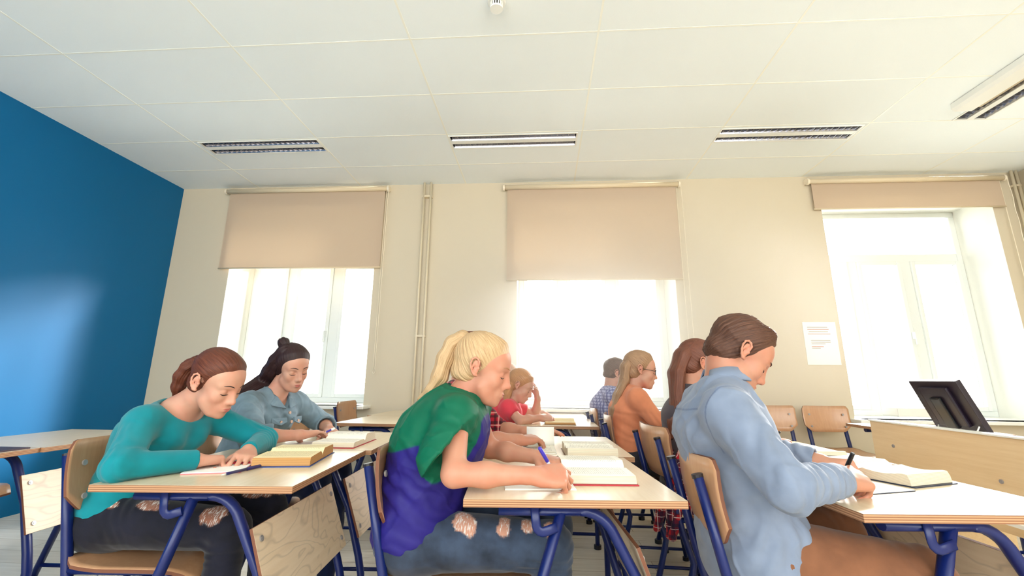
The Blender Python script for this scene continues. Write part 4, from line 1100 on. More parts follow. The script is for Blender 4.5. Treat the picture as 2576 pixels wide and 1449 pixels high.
M['teal'] = cloth_mat('teal_jersey', (0, 128, 140), var=.06, weave=1200)
prims = [(p, k) for p, k in C['trunk'](.010)]
gr = []
for sd in 'RL':
    sh, el, wr = [np.asarray(Sx[k+sd], float) for k in ('SH', 'EL', 'WR')]
    we = wr+(wr-el)*.02
    gr.append(([(q[0], q[1]) for q in sleeve(sh, el, we, (.053, .045, .044, .031))]+[(half(we, we-el, .07), .003, 'sub')], .02, .03))
neck = A_(*Sx['NEC'])
cloth(Sx, root, off, 'jumper', prims+[(ell((-1.475, 1.715, .63), (.125, .165, .06)), .05)], M['teal'], cuts=[(ell(neck+A_(.040, 0, .040), (.094, .110, .084), head_axes(0, -24)), .006), (half((-1.47, 1.715, .585), (.25, 0, -1), .3), .003)],
      fold=[(Sx['ELR'], A_(1, -.2, .6), .0030, .028, .07), (Sx['ELL'], A_(0, 1, .4), .0030, .026, .07), ((-1.36, 1.62, .86), (1, 0, 1), .0025, .035, .07), ((-1.42, 1.66, .70), (.3, 0, 1), .0035, .040, .10), ((-1.34, 1.72, .80), (.3, .6, 1), .003, .04, .08), ((-1.30, 1.47, .84), (1, 0, .7), .003, .03, .06)], groups=gr, seed=2, base=.0016)
def ripT(V, N):
    m = np.zeros(len(V))
    for (c, r, a) in [((-1.045, 1.565, .635), (.040, .06, .03), 0), ((-1.06, 1.84, .645), (.09, .05, .03), 0), ((-1.27, 1.58, .665), (.055, .035, .025), 0), ((-1.40, 1.56, .655), (.018, .03, .012), 0)]:
        q = (V+off-np.array(c))/np.array(r); m = np.maximum(m, 1-sm((q**2).sum(1)+.35*wob(V, 90, 3, 3), .8, 1.1))
    return m
M['jeans_dark'] = cloth_mat('dark_denim', (17, 18, 34), rip=(150, 100, 80), var=.25, weave=700)
M['shoe'] = mat('grey_canvas_shoe', (120, 104, 104), .8)
legs(Sx, root, off, C, M['jeans_dark'], attrs={'rip': lambda V, N: ripT(V-off, N)}, fold=[((-1.38, 1.62, .62), (1, 0, .3), .003, .03, .07), ((-1.03, 1.6, .55), (0, 0, 1), .004, .03, .07), ((-1.03, 1.84, .55), (0, 0, 1), .004, .03, .07)], waist=(.01, 0, .06), shoes=M['shoe'], r=(.084, .062, .054, .040))

# 2. girl in denim jacket ---------------------------------------------------
Sx = dict(label='person in a light denim jacket with long dark hair and a small topknot, reading', skin=SK3,
    PEL=(-1.50, 2.42, .590), WAI=(-1.49, 2.42, .72), CHE=(-1.445, 2.42, .855), NEC=(-1.385, 2.42, .965), HEAD=(-1.300, 2.405, 1.115), hrot=(-34, 20, 6),
    SHR=(-1.430, 2.275, .925), SHL=(-1.345, 2.555, .925), ELR=(-1.270, 2.08, .805), WRR=(-1.105, 2.190, .808), ELL=(-1.23, 2.69, .81), WRL=(-1.11, 2.50, .80),
    fwd2=(1, -.25), HR=((.25, .95, .02), (-.2, 0, 1), 'flat'), HL=((.5, -.85, -.1), (0, 0, 1), 'rest'),
    KNR=(-1.06, 2.30, .59), ANR=(-1.10, 2.30, .10), KNL=(-1.06, 2.54, .59), ANL=(-1.08, 2.55, .10), bust=.046, res=(.0052, .003), bw=.97,
    hair=dict(mat=HM['dark'], tie=(-.07, .0, .09), line=(.045, .50), nape=-.075, th=.008, cover_ears=True))
H0 = A_(*Sx['HEAD']); Mh = head_axes(*Sx['hrot']); hp = lambda x, y, z: H0+Mh @ A_(x, y, z); ly = Mh[:, 1]; Sx['noear'] = True
Sx['hair']['locks'] = [('hair_bun', locks([hp(-.080, -.010, .085), hp(-.112, -.014, .098), hp(-.118, -.016, .085)], ly, [(.020, .016), (.025, .024), (.018, .018)]), 0),
    ('long_hair', locks([hp(-.020, -.035, .075), hp(-.050, -.050, .020), hp(-.080, -.062, -.045), hp(-.115, -.075, -.110), A_(-1.500, 2.275, .950), A_(-1.545, 2.235, .900), A_(-1.575, 2.22, .862)], ly, [(.046, .044), (.048, .040), (.046, .036), (.042, .028), (.036, .020), (.026, .014), (.010, .006)]), 0)]
root, off, C = person(Sx)
M['denim'] = cloth_mat('light_denim', (114, 136, 150), var=.16, weave=600, rough=.85)
prims = [(p, k) for p, k in C['trunk'](.018)]
gr = []
for sd, en in (('R', .42), ('L', .5)):
    sh, el, wr = [np.asarray(Sx[k+sd], float) for k in ('SH', 'EL', 'WR')]; we = el+(wr-el)*en
    gr.append(([(q[0], q[1]) for q in sleeve(sh, el, we, (.064, .054, .052, .050))]+[(cone(we-(wr-el)*.12, we, .055, .056), .003), (half(we, we-el, .09), .003, 'sub'), (cone(we-(we-el)*.1, wr, .044, .044), .002, 'sub')], .02, .03))
neck = A_(*Sx['NEC'])
jk = cloth(Sx, root, off, 'jacket', prims+[(ell((-1.49, 2.42, .66), (.135, .17, .08)), .05)], M['denim'], cuts=[(ell(neck+A_(.055, -.015, .035), (.060, .052, .085), head_axes(-15, -12)), .004), (half((-1.49, 2.42, .59), (0, 0, -1), .4), .003)],
      fold=[(Sx['ELR'], A_(1, -.2, .8), .004, .034, .08), (Sx['ELL'], A_(0, 1, .4), .004, .032, .08), ((-1.38, 2.24, .86), (1, 0, 1), .004, .04, .08), ((-1.36, 2.42, .80), (.4, .6, 1), .004, .05, .10)], groups=gr, seed=3, base=.0032)
# collar, placket, pockets, buttons
fw = nrm(A_(1, -.25, 0)); lt = A_(-fw[1], fw[0], 0)
b = MB()
for s_ in (-1, 1):
    q = [neck-off+A_(*(fw*a+lt*s_*c+UPV*z)) for a, c, z in ((-.055, .030, .048), (-.01, .066, .030), (.072, .050, -.012), (.098, .014, -.055), (.060, .038, .000), (.02, .056, .030), (-.045, .026, .052))]
    b.quad([tuple(v) for v in (q[0], q[1], q[5], q[6])]); b.quad([tuple(v) for v in (q[1], q[2], q[4], q[5])]); b.quad([tuple(v) for v in (q[2], q[3], q[4])]+[]) 
    q2 = [neck-off+A_(*(fw*a+lt*s_*c+UPV*z)) for a, c, z in ((-.065, .045, .020), (-.01, .085, .004), (.078, .085, -.040), (.098, .014, -.055))]
    b.quad([tuple(v) for v in (q[0], q2[0], q2[1], q[1])]); b.quad([tuple(v) for v in (q[1], q2[1], q2[2], q[2])]); b.quad([tuple(v) for v in (q[2], q2[2], q2[3])])
bmesh.ops.remove_doubles(b.bm, verts=b.bm.verts[:], dist=.0008)
b.build('collar', M['denim'], jk, solid=.005)
M['stitch'] = mat('pale_seam', (206, 200, 184), .8); M['copper'] = mat('metal_button', (196, 168, 150), .35, metal=.7)
def onfront(a, c, z):      # a point on the chest front
    return neck-off+fw*a+lt*c+UPV*z
for (a, c, z) in ((.112, .0, -.075), (.128, .0, -.118), (.124, .0, -.165), (.118, -.058, -.118), (.118, .058, -.118)):
    b = MB(); p_ = onfront(a, c, z); b.disc(tuple(p_), .0075, .006, axis=tuple(fw+A_(0, 0, .1)), seg=14); b.build('button', 'copper', jk)
for s_ in (-1, 1):
    b = MB(); cc = [onfront(.118, s_*.025, -.098), onfront(.098, s_*.100, -.098), onfront(.100, s_*.100, -.118), onfront(.123, s_*.062, -.132), onfront(.123, s_*.025, -.118)]
    b.quad([tuple(v) for v in cc]); b.build('pocket_flap', M['denim'], jk, solid=.006)
M['jeans_blue'] = cloth_mat('blue_denim', (24, 38, 76), var=.2, weave=700)
legs(Sx, root, off, C, M['jeans_blue'], waist=(.01, 0, .05), shoes=M['shoe'])

# 3. blonde in green and blue blouse ----------------------------------------
Sx = dict(label='person with a blonde ponytail in a green and dark blue blouse and ripped jeans, writing', skin=SK,
    PEL=(-.400, 1.625, .590), WAI=(-.385, 1.625, .735), CHE=(-.335, 1.625, .885), NEC=(-.270, 1.625, 1.000), HEAD=(-.205, 1.625, 1.098), hrot=(-2, 17, 0),
    SHR=(-.262, 1.475, .945), SHL=(-.250, 1.775, .945), ELR=(-.245, 1.375, .806), WRR=(-.022, 1.385, .806), ELL=(-.20, 1.84, .812), WRL=(-.02, 1.74, .80),
    HR=((.93, .30, .02), (-.05, -.62, .78), 'pen'), HL=((.8, -.5, -.1), (0, 0, 1), 'rest'),
    KNR=(.020, 1.545, .585), ANR=(.045, 1.535, .10), KNL=(.03, 1.74, .585), ANL=(.05, 1.75, .10), bust=.050, res=(.0042, .0026), bw=.98,
    hair=dict(mat=HM['blonde'], tie=(-.085, .0, .090), line=(.041, .46), nape=-.060, th=.008, groove=.0016), brow=mat('blonde_brow', (170, 124, 84), .7), lips=mat('soft_lips', (190, 112, 104), .4))
H0 = A_(*Sx['HEAD']); Mh = head_axes(*Sx['hrot']); hp = lambda x, y, z: H0+Mh @ A_(x, y, z); ly = A_(0, 1, 0)
Sx['hair']['locks'] = [('ponytail', locks([hp(-.072, 0, .072), hp(-.098, 0, .078), hp(-.124, 0, .048), hp(-.131, -.003, -.008), hp(-.128, -.01, -.070), hp(-.140, -.015, -.122), hp(-.170, -.015, -.160)], ly,
    [(.018, .017), (.028, .022), (.036, .026), (.040, .028), (.038, .026), (.028, .018), (.008, .007)]), 0)]
root, off, C = person(Sx)
M['blouse'] = cloth_mat('green_blue_satin', (36, 28, 112), c2=(0, 94, 68), var=.08, weave=1300, rough=.55, sheen=.0)
prims = [(p, k) for p, k in C['trunk'](.018)]+[(eseg((-.405, 1.625, .63), (-.345, 1.625, .84), ly, (.178, .128), (.175, .138)), .06), (eseg((-.345, 1.625, .84), (-.300, 1.625, .93), ly, (.175, .132), (.130, .100)), .05)]
gr = []
for sd in 'RL':
    sh, el = [np.asarray(Sx[k+sd], float) for k in ('SH', 'EL')]; m = sh+(el-sh)*.70; d = nrm(el-sh)
    back = A_(-.030, 0, -.006)
    yy = sh[1]-(.04 if sd == 'R' else -.04); gr.append(([(cone(sh, m+back*.6, .062, .076), 0), (cone(m+back*.5-d*.03, m+back*.9+d*.004, .078, .080), .010), (half((-.262, yy, .888), A_(.80, 0, -.60), .16), .003, 'sub'), (cone(sh+d*.05+A_(.012, 0, 0), m+back*.2+d*.07, .046, .066), .002, 'sub')], .02, .035))
neck = A_(*Sx['NEC'])
def gm(V, N):
    q = V; m = sm(q[:, 2]-(.842+.005*np.sin(q[:, 0]*30)+(q[:, 0]+.48)*.20), -.003, .003)*(1-sm(q[:, 0]-(-.205+.35*(q[:, 2]-.90)), 0, .006)*(q[:, 2] < .985))
    for sd in 'RL':
        a, e = [np.asarray(Sx[k+sd], float) for k in ('SH', 'EL')]; ab = (e-a)*.8; t = np.clip(((q-a) @ ab)/(ab @ ab), .12, 1); dd = np.sqrt(((q-a-t[:, None]*ab-A_(-.02, 0, 0)*t[:, None])**2).sum(1))
        m = np.maximum(m, 1-sm(dd, .092, .098))
    return m
cloth(Sx, root, off, 'blouse', prims, M['blouse'], cuts=[(ell(neck+A_(.030, 0, .060), (.088, .080, .058), head_axes(0, -28)), .004), (half((-.40, 1.625, .575), (.42, 0, -1), .4), .003)],
      fold=[((-.26, 1.44, .90), (.3, .2, 1), .003, .035, .07), ((-.38, 1.50, .73), (.7, 0, 1), .004, .055, .13), ((-.33, 1.50, .84), (.9, .1, .6), .0035, .045, .09), ((-.43, 1.55, .66), (.5, 0, 1), .004, .045, .10), ((-.26, 1.56, .76), (1, 0, -.4), .004, .05, .09)], groups=gr, attrs={'mask': gm}, seed=4, base=.0032)
def ripB(V, N):
    m = np.zeros(len(V))
    for (c, r) in [((-.235, 1.505, .660), (.032, .040, .030)), ((-.215, 1.50, .640), (.022, .035, .045)), ((-.115, 1.50, .655), (.020, .05, .034)), ((-.045, 1.50, .655), (.022, .05, .022)), ((.020, 1.50, .640), (.020, .04, .02)), ((-.02, 1.49, .47), (.02, .04, .02))]:
        q = (V-np.array(c))/np.array(r); m = np.maximum(m, 1-sm((q**2).sum(1)+.45*wob(V, 90, 5, 3), .8, 1.05))
    return m
M['jeans_grey'] = cloth_mat('faded_denim', (50, 62, 82), rip=(190, 140, 118), var=.3, weave=700)
legs(Sx, root, off, C, M['jeans_grey'], attrs={'rip': ripB}, waist=(.01, 0, .05), shoes=M['shoe'], r=(.088, .066, .058, .042), fold=[((-.34, 1.52, .62), (1, 0, .6), .003, .035, .08), ((.02, 1.55, .55), (0, 0, 1), .004, .03, .08), ((-.1, 1.5, .58), (.3, 0, 1), .002, .04, .1)])
TIPB = Sx['tips']['R']

# 4. student behind the blonde ---------------------------------------------
Sx = dict(label='person mostly hidden behind the blonde, red and black plaid sleeves, holding an open book flat', skin=SK,
    PEL=(-.46, 2.40, .590), WAI=(-.465, 2.40, .74), CHE=(-.44, 2.40, .90), NEC=(-.40, 2.40, 1.02), HEAD=(-.355, 2.40, 1.165), hrot=(0, 18, 0),
    SHR=(-.395, 2.235, .97), SHL=(-.395, 2.565, .97), ELR=(-.255, 2.10, .805), WRR=(-.105, 2.17, .805), ELL=(-.235, 2.575, .81), WRL=(-.075, 2.50, .805),
    HR=((.80, .60, .05), (-.2, -.3, 1), 'rest'), HL=((.95, .05, .10), (-.2, .0, 1), 'flat'),
    KNR=(.05, 2.30, .55), ANR=(.02, 2.30, .10), KNL=(.04, 2.52, .56), ANL=(.03, 2.53, .10), res=(.0055, .0035), male=True,
    hair=dict(mat=HM['lbrown'], tie=(-.09, 0, .05), line=(.050, .5), nape=-.05, napeslope=.8, th=.016, groove=.002, short=True))
root, off, C = person(Sx)
PL = [('X', .030, .42, (28, 14, 22), 0), ('Z', .030, .42, (28, 14, 22), 0), ('X', .060, .10, (214, 150, 140), .01), ('Z', .060, .10, (214, 150, 140), .01)]
M['plaid'] = cloth_mat('red_black_plaid', (170, 18, 44), plaid=PL, var=.08)
prims = [(p, k) for p, k in C['trunk'](.016)]; gr = []
for sd, en in (('R', .15), ('L', .20)):
    sh, el, wr = [np.asarray(Sx[k+sd], float) for k in ('SH', 'EL', 'WR')]; we = el+(wr-el)*en
    gr.append(([(q[0], q[1]) for q in sleeve(sh, el, we, (.064, .052, .050, .048))]+[(half(we, we-el, .09), .003, 'sub')], .02, .03))
cloth(Sx, root, off, 'plaid_shirt', prims, M['plaid'], cuts=[(ell(A_(*Sx['NEC'])+A_(.04, 0, .04), (.06, .06, .06)), .004)], fold=[(Sx['ELR'], (1, 0, 1), .003, .03, .07), (Sx['ELL'], (1, 0, 1), .003, .03, .07)], groups=gr)
M['trouser_dark'] = cloth_mat('charcoal_trousers', (40, 42, 52), var=.2)
legs(Sx, root, off, C, M['trouser_dark'], waist=(0, 0, .05), shoes=M['shoe'], r=(.095, .074, .062, .046))

# 5. girl in red -------------------------------------------------------------
Sx = dict(label='person in a short-sleeved red shirt, light-haired, bent low by the middle window', skin=SK3,
    PEL=(-.36, 3.62, .590), WAI=(-.345, 3.62, .70), CHE=(-.29, 3.62, .81), NEC=(-.235, 3.62, .895), HEAD=(-.165, 3.62, 1.020), hrot=(-5, 28, 0),
    SHR=(-.245, 3.475, .865), SHL=(-.235, 3.765, .865), ELR=(-.155, 3.42, .785), WRR=(-.015, 3.50, .80), ELL=(-.05, 3.83, .79), WRL=(-.035, 3.72, .93),
    HR=((.9, .3, 0), (-.1, -.5, .8), 'pen'), HL=((-.1, -.4, .9), (.9, .2, .1), 'rest'),
    KNR=(.05, 3.52, .59), ANR=(.06, 3.52, .10), KNL=(.05, 3.72, .59), ANL=(.06, 3.72, .10), bust=.046, res=(.007, .0038), near=False, leg_res=.009, bw=.95,
    hair=dict(mat=HM['red'], tie=(-.09, 0, .03), line=(.040, .5), nape=-.065, th=.009))
H0 = A_(*Sx['HEAD']); Mh = head_axes(*Sx['hrot']); hp = lambda x, y, z: H0+Mh @ A_(x, y, z); ly = A_(0, 1, 0)
Sx['hair']['locks'] = [('plait', locks([hp(-.06, -.05, -.03), hp(-.045, -.085, -.09), hp(-.02, -.10, -.15), hp(.0, -.10, -.21)], ly, [(.028, .032), (.026, .028), (.020, .022), (.008, .010)]), 0), ('loose_hair', locks([hp(-.08, 0, .02), hp(-.11, -.02, -.05), hp(-.12, -.02, -.12)], ly, [(.05, .03), (.045, .03), (.02, .015)]), 0)]
root, off, C = person(Sx)
M['redshirt'] = cloth_mat('red_jersey', (218, 58, 74), var=.05)
prims = [(p, k) for p, k in C['trunk'](.013)]; gr = []
for sd in 'RL':
    sh, el = [np.asarray(Sx[k+sd], float) for k in ('SH', 'EL')]; m = sh+(el-sh)*.55
    gr.append(([(cone(sh, m, .054, .052), 0), (half(m, el-sh, .09), .003, 'sub')], .02, .03))
cloth(Sx, root, off, 't_shirt', prims, M['redshirt'], cuts=[(ell(A_(*Sx['NEC'])+A_(.03, 0, .04), (.07, .07, .055)), .004)], groups=gr)
legs(Sx, root, off, C, M['jeans_blue'], waist=(0, 0, .05))

# 6. student in grey ----------------------------------------------------------
Sx = dict(label='person in pale grey furthest back, a sliver between the blonde and the red shirt', skin=SK3,
    PEL=(-.50, 4.33, .590), WAI=(-.50, 4.33, .70), CHE=(-.455, 4.33, .82), NEC=(-.39, 4.33, .945), HEAD=(-.315, 4.33, 1.09), hrot=(0, 20, 0),
    SHR=(-.42, 4.18, .90), SHL=(-.41, 4.49, .90), ELR=(-.25, 4.13, .79), WRR=(-.07, 4.2, .80), HR=((1, .2, 0), (0, 0, 1), 'rest'),
    KNR=(-.08, 4.23, .59), ANR=(-.06, 4.23, .10), KNL=(-.08, 4.42, .59), ANL=(-.06, 4.42, .10), res=(.009, .0045), near=False, male=True, leg_res=.01,
    hair=dict(mat=HM['red'], line=(.045, .5), nape=-.05, th=.010))
root, off, C = person(Sx)
M['greyshirt'] = cloth_mat('pale_grey_cotton', (176, 168, 160), var=.05)
prims = [(p, k) for p, k in C['trunk'](.014)]; gr = [([(q[0], q[1]) for q in sleeve(*[np.asarray(Sx[k], float) for k in ('SHR', 'ELR', 'WRR')], (.058, .048, .045, .036), .9)], .02, .03)]
cloth(Sx, root, off, 'shirt', prims, M['greyshirt'], groups=gr)
legs(Sx, root, off, C, M['jeans_blue'], waist=(0, 0, .05))

# 7. boy in checked shirt ------------------------------------------------------
Sx = dict(label='person with short dark hair in a blue and white checked shirt, behind the orange sweater', skin=SK3,
    PEL=(.50, 3.86, .590), WAI=(.50, 3.86, .72), CHE=(.515, 3.86, .86), NEC=(.545, 3.86, .985), HEAD=(.590, 3.86, 1.115), hrot=(0, 14, 0),
    SHR=(.53, 3.69, .945), SHL=(.53, 4.03, .945), ELR=(.68, 3.62, .81), WRR=(.86, 3.72, .80), HR=((1, .2, 0), (0, 0, 1), 'rest'),
    KNR=(.92, 3.76, .59), ANR=(.92, 3.76, .10), KNL=(.92, 3.96, .59), ANL=(.92, 3.96, .10), res=(.008, .0042), near=False, male=True, leg_res=.01,
    hair=dict(mat=HM['brown'], line=(.045, .5), nape=-.045, th=.008, short=True))
root, off, C = person(Sx)
M['check'] = cloth_mat('blue_white_check', (176, 182, 214), plaid=[('Y', .022, .28, (66, 72, 140), 0), ('Z', .022, .28, (66, 72, 140), 0), ('X', .022, .28, (66, 72, 140), 0)], var=.04)
prims = [(p, k) for p, k in C['trunk'](.018)]; gr = [([(q[0], q[1]) for q in sleeve(*[np.asarray(Sx[k], float) for k in ('SHR', 'ELR', 'WRR')], (.062, .052, .048, .036), .95)], .02, .03)]
cloth(Sx, root, off, 'checked_shirt', prims, M['check'], groups=gr)
legs(Sx, root, off, C, M['jeans_dark'], waist=(0, 0, .05), attrs={'rip': lambda V, N: V[:, 0]*0})

# 8. girl in orange ----------------------------------------------------------
Sx = dict(label='person in an orange sweater and dark glasses, very long fair hair down the back', skin=SK3,
    PEL=(.515, 3.12, .590), WAI=(.52, 3.12, .73), CHE=(.545, 3.12, .88), NEC=(.575, 3.12, 1.000), HEAD=(.628, 3.12, 1.130), hrot=(-3, 10, 0),
    SHR=(.575, 2.965, .955), SHL=(.575, 3.275, .955), ELR=(.665, 2.90, .835), WRR=(.830, 2.98, .815), ELL=(.70, 3.33, .83), WRL=(.86, 3.24, .83),
    HR=((.8, .3, .3), (0, -.3, 1), 'rest'), HL=((.7, -.3, .4), (0, 0, 1), 'rest'),
    KNR=(.93, 3.02, .59), ANR=(.93, 3.02, .10), KNL=(.93, 3.22, .59), ANL=(.93, 3.22, .10), bust=.05, res=(.006, .0034), near=False, leg_res=.008,
    hair=dict(mat=HM['mix'], tie=(-.09, .0, .05), line=(.038, .42), nape=-.075, th=.010))
H0 = A_(*Sx['HEAD']); Mh = head_axes(*Sx['hrot']); hp = lambda x, y, z: H0+Mh @ A_(x, y, z); ly = A_(0, 1, 0)
Sx['hair']['locks'] = [('long_hair', locks([hp(-.06, 0, .07), hp(-.090, 0, .0), A_(.525, 3.12, 1.06), A_(.475, 3.10, .97), A_(.440, 3.09, .89), A_(.42, 3.09, .80)], ly, [(.060, .030), (.070, .034), (.075, .030), (.075, .024), (.065, .018), (.03, .008)]), 0)]
root, off, C = person(Sx)
M['orange'] = cloth_mat('orange_knit', (222, 140, 102), var=.06, weave=500)
prims = [(p, k) for p, k in C['trunk'](.016)]; gr = []
for sd in 'RL':
    sh, el, wr = [np.asarray(Sx[k+sd], float) for k in ('SH', 'EL', 'WR')]
    gr.append(([(q[0], q[1]) for q in sleeve(sh, el, wr, (.058, .047, .044, .034), .95)], .02, .03))
cloth(Sx, root, off, 'sweater', prims, M['orange'], cuts=[(ell(A_(*Sx['NEC'])+A_(.03, 0, .045), (.06, .06, .045)), .004)], fold=[(Sx['ELR'], (1, 0, .5), .003, .03, .07), ((.56, 3.0, .80), (.5, 0, 1), .003, .05, .12)], groups=gr)
legs(Sx, root, off, C, M['trouser_dark'], waist=(0, 0, .05))
gl = thing('eyeglasses', 'dark-framed eyeglasses worn by the person in the orange sweater', 'glasses', tuple(H0))
b = MB()
for s_ in (1, -1):
    c = A_(.094, s_*.033, .0)
    b.tube([tuple(Mh @ (c+A_(-.006*abs(math.cos(a)) if math.cos(a)*s_ > 0 else 0, .026*math.cos(a), .018*math.sin(a)))) for a in [2*math.pi*k/18 for k in range(18)]], .0019, 6, closed=True, up=(1, 0, 0))
b.tube([tuple(Mh @ A_(.097, y, .006)) for y in (-.008, 0, .008)], .0017, 6, up=(0, 0, 1)); b.build('rims', 'black', gl)
for s_ in (1, -1):
    b = MB(); b.tube([tuple(Mh @ A_(*q)) for q in ((.090, s_*.058, .004), (.06, s_*.072, .006), (.0, s_*.081, .006), (-.012, s_*.081, -.004))], .0018, 6); b.build('temple', 'black', gl)

# 9. girl with long brown hair -------------------------------------------------
Sx = dict(label='person with very long straight brown hair, half hidden behind the young man in light blue', skin=SK2,
    PEL=(.70, 2.46, .590), WAI=(.70, 2.46, .74), CHE=(.715, 2.46, .89), NEC=(.745, 2.46, 1.015), HEAD=(.785, 2.46, 1.145), hrot=(4, 20, 0),
    SHR=(.735, 2.315, .955), SHL=(.735, 2.61, .955), ELR=(.86, 2.22, .81), WRR=(1.03, 2.32, .80), HR=((.9, .3, 0), (0, 0, 1), 'pen'),
    KNR=(1.13, 2.36, .59), ANR=(1.12, 2.36, .10), KNL=(1.13, 2.56, .59), ANL=(1.12, 2.56, .10), bust=.05, res=(.006, .0034),
    hair=dict(mat=HM['lbrown'], tie=(-.09, .0, .02), line=(.040, .42), nape=-.080, th=.010))
H0 = A_(*Sx['HEAD']); Mh = head_axes(*Sx['hrot']); hp = lambda x, y, z: H0+Mh @ A_(x, y, z); ly = A_(0, 1, 0)
Sx['hair']['locks'] = [('long_hair', locks([hp(-.05, 0, .075), hp(-.085, 0, .01), hp(-.095, -.01, -.08), A_(.655, 2.42, .955), A_(.625, 2.40, .87), A_(.610, 2.39, .80)], ly, [(.062, .036), (.070, .040), (.070, .036), (.062, .032), (.055, .024), (.018, .008)]), 0)]
root, off, C = person(Sx)
M['greytop'] = cloth_mat('dark_grey_top', (70, 62, 70), var=.08)
prims = [(p, k) for p, k in C['trunk'](.014)]; gr = [([(q[0], q[1]) for q in sleeve(*[np.asarray(Sx[k], float) for k in ('SHR', 'ELR', 'WRR')], (.055, .045, .042, .034), .9)], .02, .03)]
cloth(Sx, root, off, 'top', prims, M['greytop'], groups=gr, cuts=[(ell(A_(*Sx['NEC'])+A_(.03, 0, .045), (.06, .06, .045)), .004)])
legs(Sx, root, off, C, M['trouser_dark'], waist=(0, 0, .05))
PL2 = [('X', .050, .30, (26, 22, 54), 0), ('Z', .050, .30, (26, 22, 54), 0), ('Y', .050, .30, (26, 22, 54), 0), ('X', .050, .06, (236, 220, 220), .012), ('Z', .050, .06, (236, 220, 220), .012), ('Y', .050, .06, (236, 220, 220), .012)]
M['plaid2'] = cloth_mat('red_navy_plaid', (190, 28, 44), plaid=PL2, var=.06)
# plaid shirt knotted round the waist, hanging over the back of the seat
pr = [(eseg((.70, 2.46, .655), (.70, 2.46, .735), ly, (.165, .125), (.150, .110)), 0), (eseg((.615, 2.36, .68), (.585, 2.33, .52), ly, (.085, .030), (.070, .022)), .03), (eseg((.585, 2.33, .52), (.56, 2.31, .40), ly, (.070, .020), (.05, .014)), .02), (eseg((.66, 2.27, .60), (.70, 2.25, .42), A_(1, 0, 0), (.06, .020), (.035, .012)), .02), (eseg((.585, 2.50, .55), (.54, 2.50, .38), ly, (.07, .02), (.035, .015)), .02)]
o = cloth(dict(res=(.006, 0)), None, A_(.70, 2.46, 0), 'plaid_shirt', pr, M['plaid2'], fold=[((.6, 2.35, .50), (0, 1, .3), .010, .045, .2), ((.68, 2.27, .5), (1, 0, .2), .006, .03, .12)], base=.004)
o.location = (.70, 2.46, 0); tag(o, 'red and navy plaid shirt knotted round the waist, its tails hanging below the seat', 'shirt')

# 10. young man in light blue shirt -----------------------------------------------
Sx = dict(label='person in a light blue button shirt and brown trousers with short brown hair, writing', skin=SK2, male=True,
    pelr=.100, PEL=(.605, 1.575, .600), WAI=(.600, 1.575, .745), CHE=(.556, 1.570, .920), NEC=(.580, 1.570, 1.050), HEAD=(.632, 1.575, 1.150), hrot=(-2, 39, 0),
    SHR=tuple(P(1832, 1040, 1.39)), SHL=(.575, 1.755, .985), ELR=tuple(P(1985, 1226, 1.245)), WRR=tuple(P(2118, 1206, 1.40)), ELL=(.76, 1.86, .830), WRL=(.915, 1.735, .806),
    HR=((.85, .52, .02), (-.1, -.62, .75), 'pen'), HL=((.93, -.35, .02), (-.2, .25, .9), 'fist'),
    KNR=(.985, 1.455, .565), ANR=(1.20, 1.46, .12), KNL=(.955, 1.755, .590), ANL=(1.02, 1.76, .10), res=(.0042, .0026), bw=1.0, nose=1.05,
    hair=dict(mat=HM['brown'], tie=(.08, 0, .11), line=(.040, .36), nape=-.068, napeslope=.9, th=.007, short=True, groove=.0015, temple=.3,
              add=[(cone((.040, .020, .092), (.070, .012, .074), .026, .018), .02), (cone((.040, -.022, .092), (.070, -.016, .072), .026, .018), .02)]), brow=mat('brown_brow', (74, 44, 34), .7))
root, off, C = person(Sx)
M['lightblue'] = cloth_mat('light_blue_oxford', (124, 136, 158), c2=(84, 96, 124), var=.07, weave=1400, rough=.75)
ly = A_(0, 1, 0)
prims = [(p, k) for p, k in C['trunk'](.016)]+[(eseg((.604, 1.575, .560), (.565, 1.575, .90), ly, (.202, .128), (.180, .116)), .05), (eseg((.60, 1.50, .66), (.68, 1.47, .655), A_(0, 0, 1), (.060, .085), (.045, .07)), .04)]
gr = []
for sd in 'RL':
    sh, el, wr = [np.asarray(Sx[k+sd], float) for k in ('SH', 'EL', 'WR')]; we = wr-(wr-el)*.03
    gr.append(([(q[0], q[1]) for q in sleeve(sh, el, we, (.068, .055, .053, .040))]+[(cone(wr-(wr-el)*.30, we, .041, .040), .003), (half(we, we-el, .08), .003, 'sub'), (cone(we-(wr-el)*.06, we+(wr-el)*.2, .033, .036), .002, 'sub')], .02, .04))
neck = A_(*Sx['NEC'])
E_ = np.asarray(Sx['ELR'], float); W_2 = np.asarray(Sx['WRR'], float); S_2 = np.asarray(Sx['SHR'], float)
def seams(V, N):
    a = S_2+(E_-S_2)*.02; d = nrm(E_-S_2+A_(0, -.05, .12)); q = V-a; arm = (1-sm(np.abs(q @ d), .0012, .0040))*(np.sqrt((q**2).sum(1)) < .105)
    yk = (1-sm(np.abs(V[:, 2]-(.985+.25*(V[:, 0]-.47))), .001, .0035))*(V[:, 0] < .53)*(V[:, 1] > 1.42)
    cf_ = nrm(W_2-E_); cu_ = (1-sm(np.abs((V-(W_2-cf_*.075)) @ cf_), .001, .0035))*(np.sqrt(((V-W_2)**2).sum(1)) < .12)
    return .75*np.maximum(np.maximum(arm, yk), cu_)
